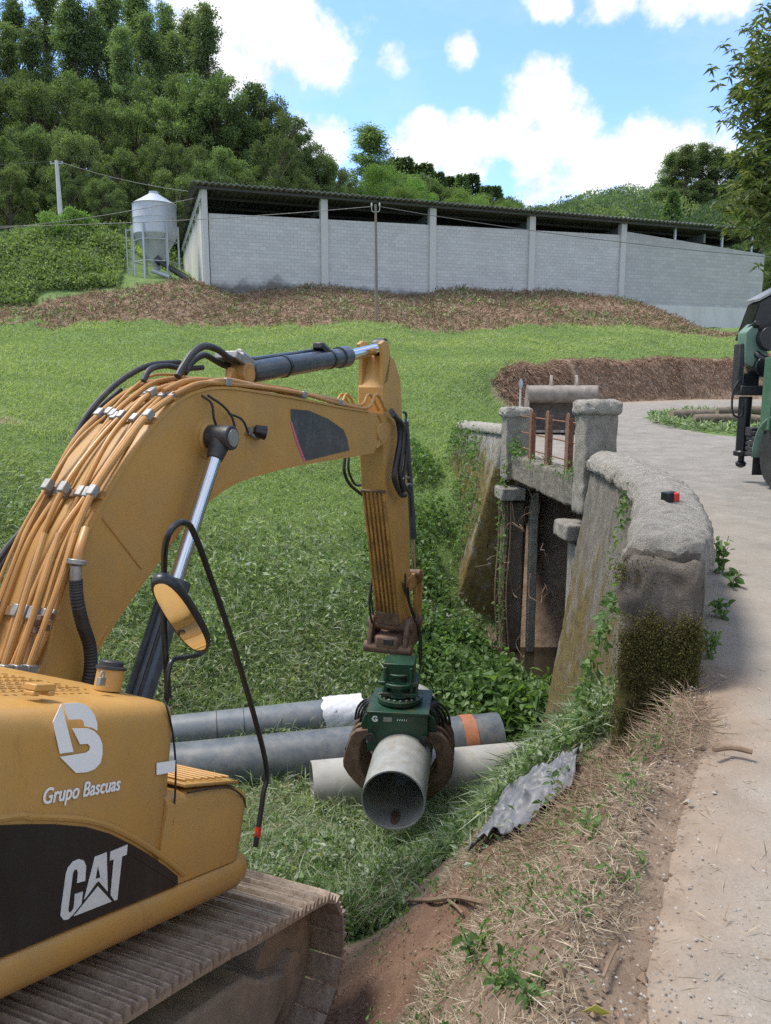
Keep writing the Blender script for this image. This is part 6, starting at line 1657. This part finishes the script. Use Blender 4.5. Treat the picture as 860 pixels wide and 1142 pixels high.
# fresh broad leaves: lower centre, creek mouth, foot of the walls
def plantclump(cx, cy, n, r, h, s0, s1):
    a = rg.random(n) * 2 * pi; q = r * rg.random(n) ** .6; x = cx + cos_(a) * q; y = cy + np.sin(a) * q
    return np.c_[x, y, gz(x, y) + h * rg.random(n) * (1 - .5 * (q / r))], rdir(n, .35, rg), rg.uniform(s0, s1, n)
cos_ = np.cos
parts = []
for cx, cy, n, r, h, s0, s1 in ([(-.35 + rg.normal() * .55, 5.9 + rg.normal() * .9, 330, .4, .3, .05, .1) for i in range(22)] + [(.6 + rg.normal() * .5, 6.9 + rg.normal() * .6, 260, .35, .3, .05, .1) for i in range(12)]
                                + [(1.7 + rg.normal() * .3, 12.4 + rg.normal() * .4, 420, .6, .8, .1, .22) for i in range(7)] + [(1.5 + rg.normal() * .3, 13.2 + rg.normal() * .8, 400, .6, .9, .1, .2) for i in range(8)]
                                + [(.55 + rg.normal() * .25, 16 + rg.normal() * 2.4, 330, .55, .7, .09, .18) for i in range(14)] + [(1.25 + rg.normal() * .12, 6.9 + rg.normal() * .9, 160, .3, .3, .06, .12) for i in range(6)]
                                + [(2.3 + rg.normal() * .18, 11.9 + rg.normal() * .5, 350, .45, 1.1, .12, .28) for i in range(7)] + [(.75, 5.6, 60, .25, .2, .05, .1)]):
    ok = gz1(cx, cy)
    P, Dr, sz = plantclump(cx, cy, n, r, h, s0, s1); sdp = sdv(P[:, 0], P[:, 1]); m = (sdp < -.1) & offpipe(P[:, 0], P[:, 1]) & (rg.random(len(P)) > zones(P[:, 0], P[:, 1])[0] * (P[:, 1] < 6.5))
    parts.append(cards6(P[m], Dr[m], sz[m], sz[m] * .55, rg=rg))
V, Fq = merge(parts)
stuff('fresh_undergrowth', V, Fq, M['weedbright'], 'fresh green undergrowth in the ditch and at the foot of the walls', 'undergrowth')

# dry brush on the bank below the barn
def cd(x, y):
    so, dy = zones(x, y); return (rg.random(len(x)) < dy * 1.3 - .15) & (x < 24)
x, y, z = scatter(95000, 37, 53, cd, -.66, .5, False)
n = len(x)
V, Fq = cards(np.c_[x, y, z - .03], rdir(n, .45, rg), rg.uniform(.25, .65, n), rg.uniform(.03, .07, n), fold=.1, droop=.3, rg=rg)
stuff('dry_brush', V, Fq, M['brush'], 'cut brown brush covering the bank below the barn', 'brush')
x, y, z = scatter(26000, 37, 52, lambda x, y: cd(x, y) & (vnoise(np.c_[x, y, 0 * x], .45, 2) + .2 * rg.normal(size=len(x)) > .12), -.66, .5, False); n = len(x)
V, Fq = cards(np.c_[x, y, z], rdir(n, .6, rg), rg.uniform(.2, .5, n), rg.uniform(.05, .1, n), droop=.2, rg=rg)
stuff('bank_weeds', V, Fq, M['weed'], 'green weeds growing through the brown bank', 'weeds')
# earth bank behind the road: roots and torn turf
yy = rg.uniform(27, 37, 40000); xq = np.interp(yy, KP[:, 1], KP[:, 0]); t = rg.uniform(-1.5, .1, len(yy))
tx_ = np.gradient(KP[:, 0]); 
seg = np.searchsorted(KP[:, 1], yy) - 1; dK = unit(KP[seg + 1] - KP[seg]); x = xq + dK[:, 1] * t; y = yy - dK[:, 0] * t
xb = rg.uniform(13, 32, 25000); yb = np.interp(xb, KP[:, 0][-4:], KP[:, 1][-4:]) + rg.uniform(0, 1.5, len(xb)); x = np.r_[x, xb]; y = np.r_[y, yb]; z = gz(x, y); n = len(x)
V, Fq = cards(np.c_[x, y, z - .02], unit(rg.normal(size=(n, 3)) * [1, 1, .5] + [0, -.3, -.25]), rg.uniform(.15, .4, n), rg.uniform(.014, .035, n), fold=.1, droop=.3, rg=rg)
stuff('torn_roots', V, Fq, M['rootred'], 'brown roots and torn turf on the earth bank behind the road', 'roots')

# bramble on the bank at the left
def cb(x, y): return (x < -15.2 - (y - 46) * .25) & (y > np.where(x < -19, 42.3, 43.6) + .7 * vnoise(np.c_[x, y, 0 * x], .5, 2)) & (x > -45)
x, y, z = scatter(120000, 42, 52.5, cb, -.75, -.2, False); n = len(x)
cl = vnoise(np.c_[x, y, 0 * x], .8, 3)
V, Fq = cards(np.c_[x, y, z + rg.random(n) * (.35 + .7 * np.clip(cl + .3, 0, 1))], rdir(n, .2, rg), rg.uniform(.12, .28, n), rg.uniform(.07, .15, n), rg=rg)
stuff('bramble_thicket', V, Fq, M['bramble'], 'green bramble thicket on the bank left of the silo', 'brambles')
x, y, z = scatter(60000, 52, 62, lambda x, y: (x < -6), -.75, -.1, False); n = len(x)
V, Fq = cards(np.c_[x, y, z], rdir(n, .8, rg), rg.uniform(.3, .7, n), rg.uniform(.05, .1, n), rg=rg)
stuff('meadow_grass', V, Fq, M['grass'], 'tall pale grass along the edge of the wood', 'grass')
# understorey in the wood
x, y, z = scatter(40000, 58, 76, lambda x, y: (x < 2), -.8, .05, False); n = len(x)
V, Fq = cards(np.c_[x, y, z + rg.random(n) * 1.3], rdir(n, .1, rg), rg.uniform(.2, .45, n), rg.uniform(.12, .25, n), rg=rg)
stuff('understorey', V, Fq, M['leaf_oak'], 'leafy understorey between the trunks of the wood', 'undergrowth')

# straw and dead stalks on the verge, the dirt and the brush pile under the wall end
def straw(n, x0, x1, y0, y1, cond, l0, l1, w0, w1, up, lift=.03):
    x = rg.uniform(x0, x1, n); y = rg.uniform(y0, y1, n); m = cond(x, y); x, y = x[m], y[m]; k = len(x)
    sd = sdv(x, y); z = np.maximum(gz(x, y), np.where(sd > .12, zroad(y) + .006, -99))
    return cards(np.c_[x, y, z + rg.random(k) * lift], rdir(k, up, rg) * [1, 1, .35], rg.uniform(l0, l1, k), rg.uniform(w0, w1, k), fold=.04, rg=rg)
parts = [straw(110000, -.6, 2.2, 1.4, 5.2, lambda x, y: (np.abs(sdv(x, y) + .50 + .25 * vnoise(np.c_[x, y, 0 * x], 1.7, 2)) < .55) & (vnoise(np.c_[x, y, 0 * x], 2.6, 3) > -.25), .02, .10, .0015, .004, .0),
         straw(3500, .2, 3.2, 1.6, 9, lambda x, y: (sdv(x, y) > .1) & (sdv(x, y) < .6 + .3 * vnoise(np.c_[x, y, 0 * x], 2, 2)), .02, .09, .002, .005, .0, .005)]
V, Fq = merge(parts)
stuff('dry_straw', V, Fq, M['straw'], 'dry straw and dead stalks strewn along the road verge', 'straw')
parts = [straw(15000, .35, 1.75, 2.9, 5.0, lambda x, y: (np.hypot((x - 1.15) / .42, (y - 3.75) / .55) + .3 * vnoise(np.c_[x, y, 0 * x], 3, 2) < 1) & (sdv(x, y) < .2), .05, .2, .002, .005, .3, .10), straw(5000, .2, 1.5, 3.6, 6.5, lambda x, y: (np.abs(sdv(x, y) + .45) < .25) & offpipe(x, y), .05, .2, .002, .005, .2, .05)]
V, Fq = merge(parts)
stuff('root_tangle', V, Fq, M['brush'], 'tangle of dry brown roots heaped below the end of the wall', 'roots')

# creeper and grasses on the walls and the bridge beam
parts = []
def onwall(q, dz, n, r, s0, s1):
    i = q * (len(WP) - 1); k_ = int(min(i, len(WP) - 2)); p = WP[k_] + (WP[k_ + 1] - WP[k_]) * (i - k_)
    c = np.array([p[0] - .26 * (.5 - dz) - .03, p[1], dz])
    P = c + rg.normal(size=(n, 3)) * [r * .35, r, r * 1.5]; P[:, 0] = p[0] - .26 * (.5 - P[:, 2]) - .02 - .08 * rg.random(n) + (P[:, 1] - p[1]) * .35
    return cards6(P, unit(rg.normal(size=(n, 3)) + [-.6, -.3, .1]), rg.uniform(s0, s1, n), rg.uniform(s0, s1, n) * .6, rg=rg)
for q, dz, n, r in ((.06, .35, 40, .05), (.12, .1, 60, .06), (.05, -.1, 60, .06), (.1, -.3, 70, .08), (.3, .2, 40, .08), (.34, -.2, 50, .1), (.62, .25, 60, .1), (.66, .45, 40, .06), (.05, -.8, 60, .15), (.25, -1.6, 120, .25), (.4, -2.2, 120, .25)):
    parts.append(onwall(q, dz, n, r, .03, .075))
for q in range(26):
    yw = rg.uniform(16.2, 19.8); zw = rg.uniform(-2.4, -.2) if q % 3 else rg.uniform(-.3, .5); n = 70; P = np.c_[np.zeros(n), yw + rg.normal(size=n) * .22, zw + rg.normal(size=n) * .22]; P[:, 0] = np.interp(P[:, 1], WP2[:, 1], WP2[:, 0]) - .26 * (.6 - P[:, 2]) - .03 - .1 * rg.random(n); parts.append(cards6(P, rdir(n, .1, rg), rg.uniform(.05, .13, n), rg.uniform(.03, .07, n), rg=rg))
for s, dz, n in ((.5, .28, 90), (.9, .2, 60), (3.9, .3, 120), (4.2, .42, 130), (2.0, .27, 40), (2.9, .27, 40)):
    P = bp(s, -.08, dz) + rg.normal(size=(n, 3)) * [.06, .14, .08]; parts.append(cards6(P, rdir(n, .3, rg), rg.uniform(.04, .1, n), rg.uniform(.02, .05, n), rg=rg))
for k_ in range(9):
    P = bp(4.2, -.28, -.1 - k_ * .38) + rg.normal(size=(40, 3)) * [.05, .08, .15]; parts.append(cards6(P, rdir(40, 0, rg), rg.uniform(.05, .12, 40), rg.uniform(.03, .06, 40), rg=rg))
V, Fq = merge(parts)
stuff('wall_creeper', V, Fq, M['weedbright'], 'small green creepers growing on the wall and bridge faces', 'creeper')
# dead vines in the bridge opening
mb = MB()
for k_ in range(14):
    p = bp(rg.uniform(3.4, 4.4), rg.uniform(-.35, .5), rg.uniform(-3.5, -.4)); pts = [p]
    for j in range(5): pts.append(pts[-1] + rg.normal(size=3) * [.14, .14, .25])
    mb.tube(smoothpath(pts, 4), .009, 5)
for k_ in range(5):
    p = bp(rg.uniform(3.9, 4.4), rg.uniform(-.34, -.1), -.4); mb.tube(smoothpath([p, p + [.02, .05, -1], p + [-.04, 0, -2.2], p + [.05, 0, -3.4]], 5), .022, 6)
tag(mb.build('dead_vines', M['twig']), 'dead brown vines hanging in the bridge opening', 'vines', kind='stuff')

# grass on the island and the road edge
th = rg.random(9000) * 2 * pi; q = np.sqrt(rg.random(9000)); x = 11.9 + 3.6 * q * np.cos(th); y = 23.6 + 4.0 * q * np.sin(th); n = len(x)
V, Fq = cards(np.c_[x, y, zroad(y) + .12], rdir(n, .7, rg), rg.uniform(.12, .35, n), rg.uniform(.03, .07, n), droop=.2, rg=rg)
stuff('island_weeds', V, Fq, M['weed'], 'weeds and grass on the island round the felled logs', 'weeds')

# ------------------------------------------------------------------ single plants and litter on the verge
def ground_or_road(x, y): return max(gz1(x, y), float(zroad(y)) + .006 if sdv(np.array([x]), np.array([y]))[0] > .12 else -99)
def on_ground(px, py):
    for Y in np.arange(1.2, 30, .02):
        p = at(px, py, Y)
        if p[2] <= ground_or_road(p[0], p[1]): return np.array([p[0], p[1], ground_or_road(p[0], p[1])])
    return at(px, py, 5)
def weed_plant(px, py, h, nl, ls, label, mat='weedbright', rad=.06):
    c = on_ground(px, py)
    t = thing('weed_plant', label, 'plant', c)
    mb = MB(); P, Dr = [], []
    for s in range(max(2, nl // 5)):
        a = rg.random() * 2 * pi; e = c + [cos(a) * rad, sin(a) * rad, h * rg.uniform(.6, 1)]
        pts = smoothpath([c, (c + e) / 2 + [0, 0, h * .1], e], 3); mb.tube(pts, .0028, 5)
        for j in range(5): P.append(pts[min(len(pts) - 1, 1 + j)] + rg.normal(size=3) * .004); Dr.append(unit(rg.normal(size=3) + [0, 0, .25]))
    mb.build('stem', M['leaf_light'], t)
    V, Fq = cards6(P, Dr, rg.uniform(.7, 1.2, len(P)) * ls, rg.uniform(.45, .65, len(P)) * ls, rg=rg)
    fastmesh('leaves', V, Fq, M[mat], t)
for a in ((555, 1105, .12, 30, .045, 'bushy green weed at the bottom centre of the verge'), (590, 1118, .10, 25, .045, 'low green weed nearest the fallen yellow leaf on its left'), (528, 1075, .2, 22, .06, 'taller thin-leaved weed standing beside the bare earth'),
          (660, 935, .12, 18, .04, 'small weed in the straw below the grey plastic sheet'), (693, 990, .07, 14, .035, 'tiny green sprout in the middle of the verge'), (720, 968, .08, 14, .03, 'tiny sprout close to the asphalt edge'),
          (735, 800, .14, 14, .05, 'two-leaved sprout in front of the mossy wall end'), (745, 780, .2, 14, .06, 'tall leaf sprout against the mossy wall end'), (608, 852, .3, 14, .10, 'broad-leaved stem arching over the ditch at the wall foot'),
          (802, 640, .35, 40, .09, 'leafy weed growing at the roadside foot of the wall'), (815, 655, .15, 26, .09, 'flat leafy weed spreading onto the road by the wall'), (805, 690, .14, 26, .07, 'low weed at the wall foot nearer the camera'), (790, 735, .2, 40, .05, 'grassy tuft at the outer corner of the wall end'),
          (290, 1132, .22, 30, .06, 'green weed growing beside the excavator track'), (340, 1100, .3, 16, .04, 'thin seedling standing in front of the track frame'), (668, 905, .06, 12, .03, 'yellowish sprout near the root tangle')):
    weed_plant(*a)
c = on_ground(663, 1132)
mb = MB(); V, Fq = cards([c + [-.03, 0, .008]], [[1, -.15, .05]], .07, .04, fold=.05, rg=rg)
o = fastmesh('fallen_leaf', V, Fq, M['leafdry']); s = o.modifiers.new('t', 'SOLIDIFY'); s.thickness = .001; tag(o, 'single yellow leaf fallen on the road edge', 'leaf')
for pts, r, lab in (([(455, 1010), (480, 1013), (510, 1010), (540, 1017)], .016, 'bare branch lying across the weeds above the bare earth'), ([(500, 1012), (508, 1018), (516, 1026)], .010, 'short forked twig beside the bare branch'), ([(672, 1105), (680, 1085), (688, 1068)], .005, 'dry stalk lying at the edge of the asphalt'), ([(795, 848), (815, 846), (838, 850)], .012, 'thin stick lying on the road beyond the root tangle')):
    P = [on_ground(*p) + [0, 0, r + .03] for p in pts]
    mb = MB(); mb.tube(smoothpath(P, 4), r, 7); tag(mb.build('branch', M['twig']), lab, 'branch')
c = on_ground(300, 700)

# thatch of dead cut stalks among the weeds
x, y, z = scatter(150000, 4.2, 22, lambda x, y: cw(x, y) & (vnoise(np.c_[x, y, 0 * x], .9, 3) + .25 * rg.normal(size=len(x)) > .12)); n = len(x)
V, Fq = cards(np.c_[x, y, z + rg.random(n) * .22], rdir(n, .05, rg), rg.uniform(.06, .25, n), rg.uniform(.004, .014, n) * (.6 + y / 16), fold=.05, droop=.1, rg=rg)
stuff('dead_thatch', V, Fq, M['thatch'], 'withered cut stalks among the weeds of the ditch', 'cut stalks')
# moss cushions on the end of the wall
parts = []
e0 = np.array([1.37, 4.25, 0]); er = np.array([.917, -.399, 0]); et = np.array([.399, .917, 0])
for q in range(120):
    a = rg.uniform(-.02, .40); zc = .34 - abs(rg.normal()) * .42 if q > 14 else rg.uniform(.46, .62); 
    if q <= 14: a = rg.uniform(-.06, .2)
    c = e0 + er * a - et * (.150 if zc < .4 else .10) + [0, 0, zc]; k_ = 130
    P = c + rg.normal(size=(k_, 3)) * [.035, .012, .035]
    parts.append(cards(P, unit(rg.normal(size=(k_, 3)) - et * .8), rg.uniform(.008, .02, k_), rg.uniform(.004, .009, k_), rg=rg))
V, Fq = merge(parts)
stuff('moss', V, Fq, M['moss'], 'brown and olive moss cushions on the end of the wall', 'moss')
# crumbled clods on the bare soil and seedlings sprouting through the straw
ico = unit(np.array([(1, 0, 0), (-1, 0, 0), (0, 1, 0), (0, -1, 0), (0, 0, 1), (0, 0, -1)], float)); tri = np.array([(0, 2, 4), (2, 1, 4), (1, 3, 4), (3, 0, 4), (2, 0, 5), (1, 2, 5), (3, 1, 5), (0, 3, 5)])
x = rg.uniform(-.9, 2.0, 16000); y = np.exp(rg.uniform(np.log(1.4), np.log(5.8), 16000)); so, _ = zones(x, y); m = (rg.random(len(x)) < so * .9) & (sdv(x, y) < .25) & ~in_machine(x, y); x, y = x[m], y[m]; n = len(x)
r = rg.uniform(.004, .014, n) * (.8 + .8 * (rg.random(n) > .97))
V = (np.c_[x, y, gz(x, y) + r * .3][:, None] + ico[None] * r[:, None, None] * rg.uniform(.55, 1.4, (n, 6, 1)) * [1, 1, .75]).reshape(-1, 3); Fq = (tri[None] + 6 * np.arange(n)[:, None, None]).reshape(-1, 3)
stuff('soil_clods', V, Fq, M['clod'], 'crumbled clods of earth on the bare slope beside the track', 'clods')
parts = []
for q in range(280):
    a = rg.uniform(1.6, 5.4); c = np.array([float(kx(a)) - abs(rg.normal()) * .75 - .05, a]); k_ = int(rg.integers(6, 22)); c3 = np.array([c[0], c[1], gz1(c[0], c[1])])
    P = c3 + np.c_[rg.normal(size=(k_, 2)) * .03, rg.uniform(.01, .09, k_)]; s_ = rg.uniform(.014, .034)
    parts.append(cards6(P, rdir(k_, .9, rg), s_ * rg.uniform(.7, 1.3, k_), s_ * rg.uniform(.35, .6, k_), droop=.2, rg=rg))
V, Fq = merge(parts)
stuff('seedlings', V, Fq, M['weedbright'], 'small green seedlings sprouting through the straw of the verge', 'seedlings')
# loose stones along the edge of the asphalt
ng = 2600; y = np.exp(rg.uniform(np.log(1.3), np.log(11), ng)); x = kx(y) + np.abs(rg.normal(size=ng)) * .55 + np.where((y > 4.1), .42, -.1)
z = np.maximum(gz(x, y), zroad(y) + .004); r = rg.uniform(.002, .007, ng) * (1 + (rg.random(ng) > .98) * 1.2)
ico = unit(np.array([(1, 0, 0), (-1, 0, 0), (0, 1, 0), (0, -1, 0), (0, 0, 1), (0, 0, -1)], float)); tri = np.array([(0, 2, 4), (2, 1, 4), (1, 3, 4), (3, 0, 4), (2, 0, 5), (1, 2, 5), (3, 1, 5), (0, 3, 5)])
V = (np.c_[x, y, z][:, None] + ico[None] * r[:, None, None] * rg.uniform(.6, 1.3, (ng, 6, 1)) * [1, 1, .7]).reshape(-1, 3); Fq = (tri[None] + 6 * np.arange(ng)[:, None, None]).reshape(-1, 3)
stuff('gravel', V, Fq, M['stone'], 'loose gravel along the edge of the asphalt', 'gravel')
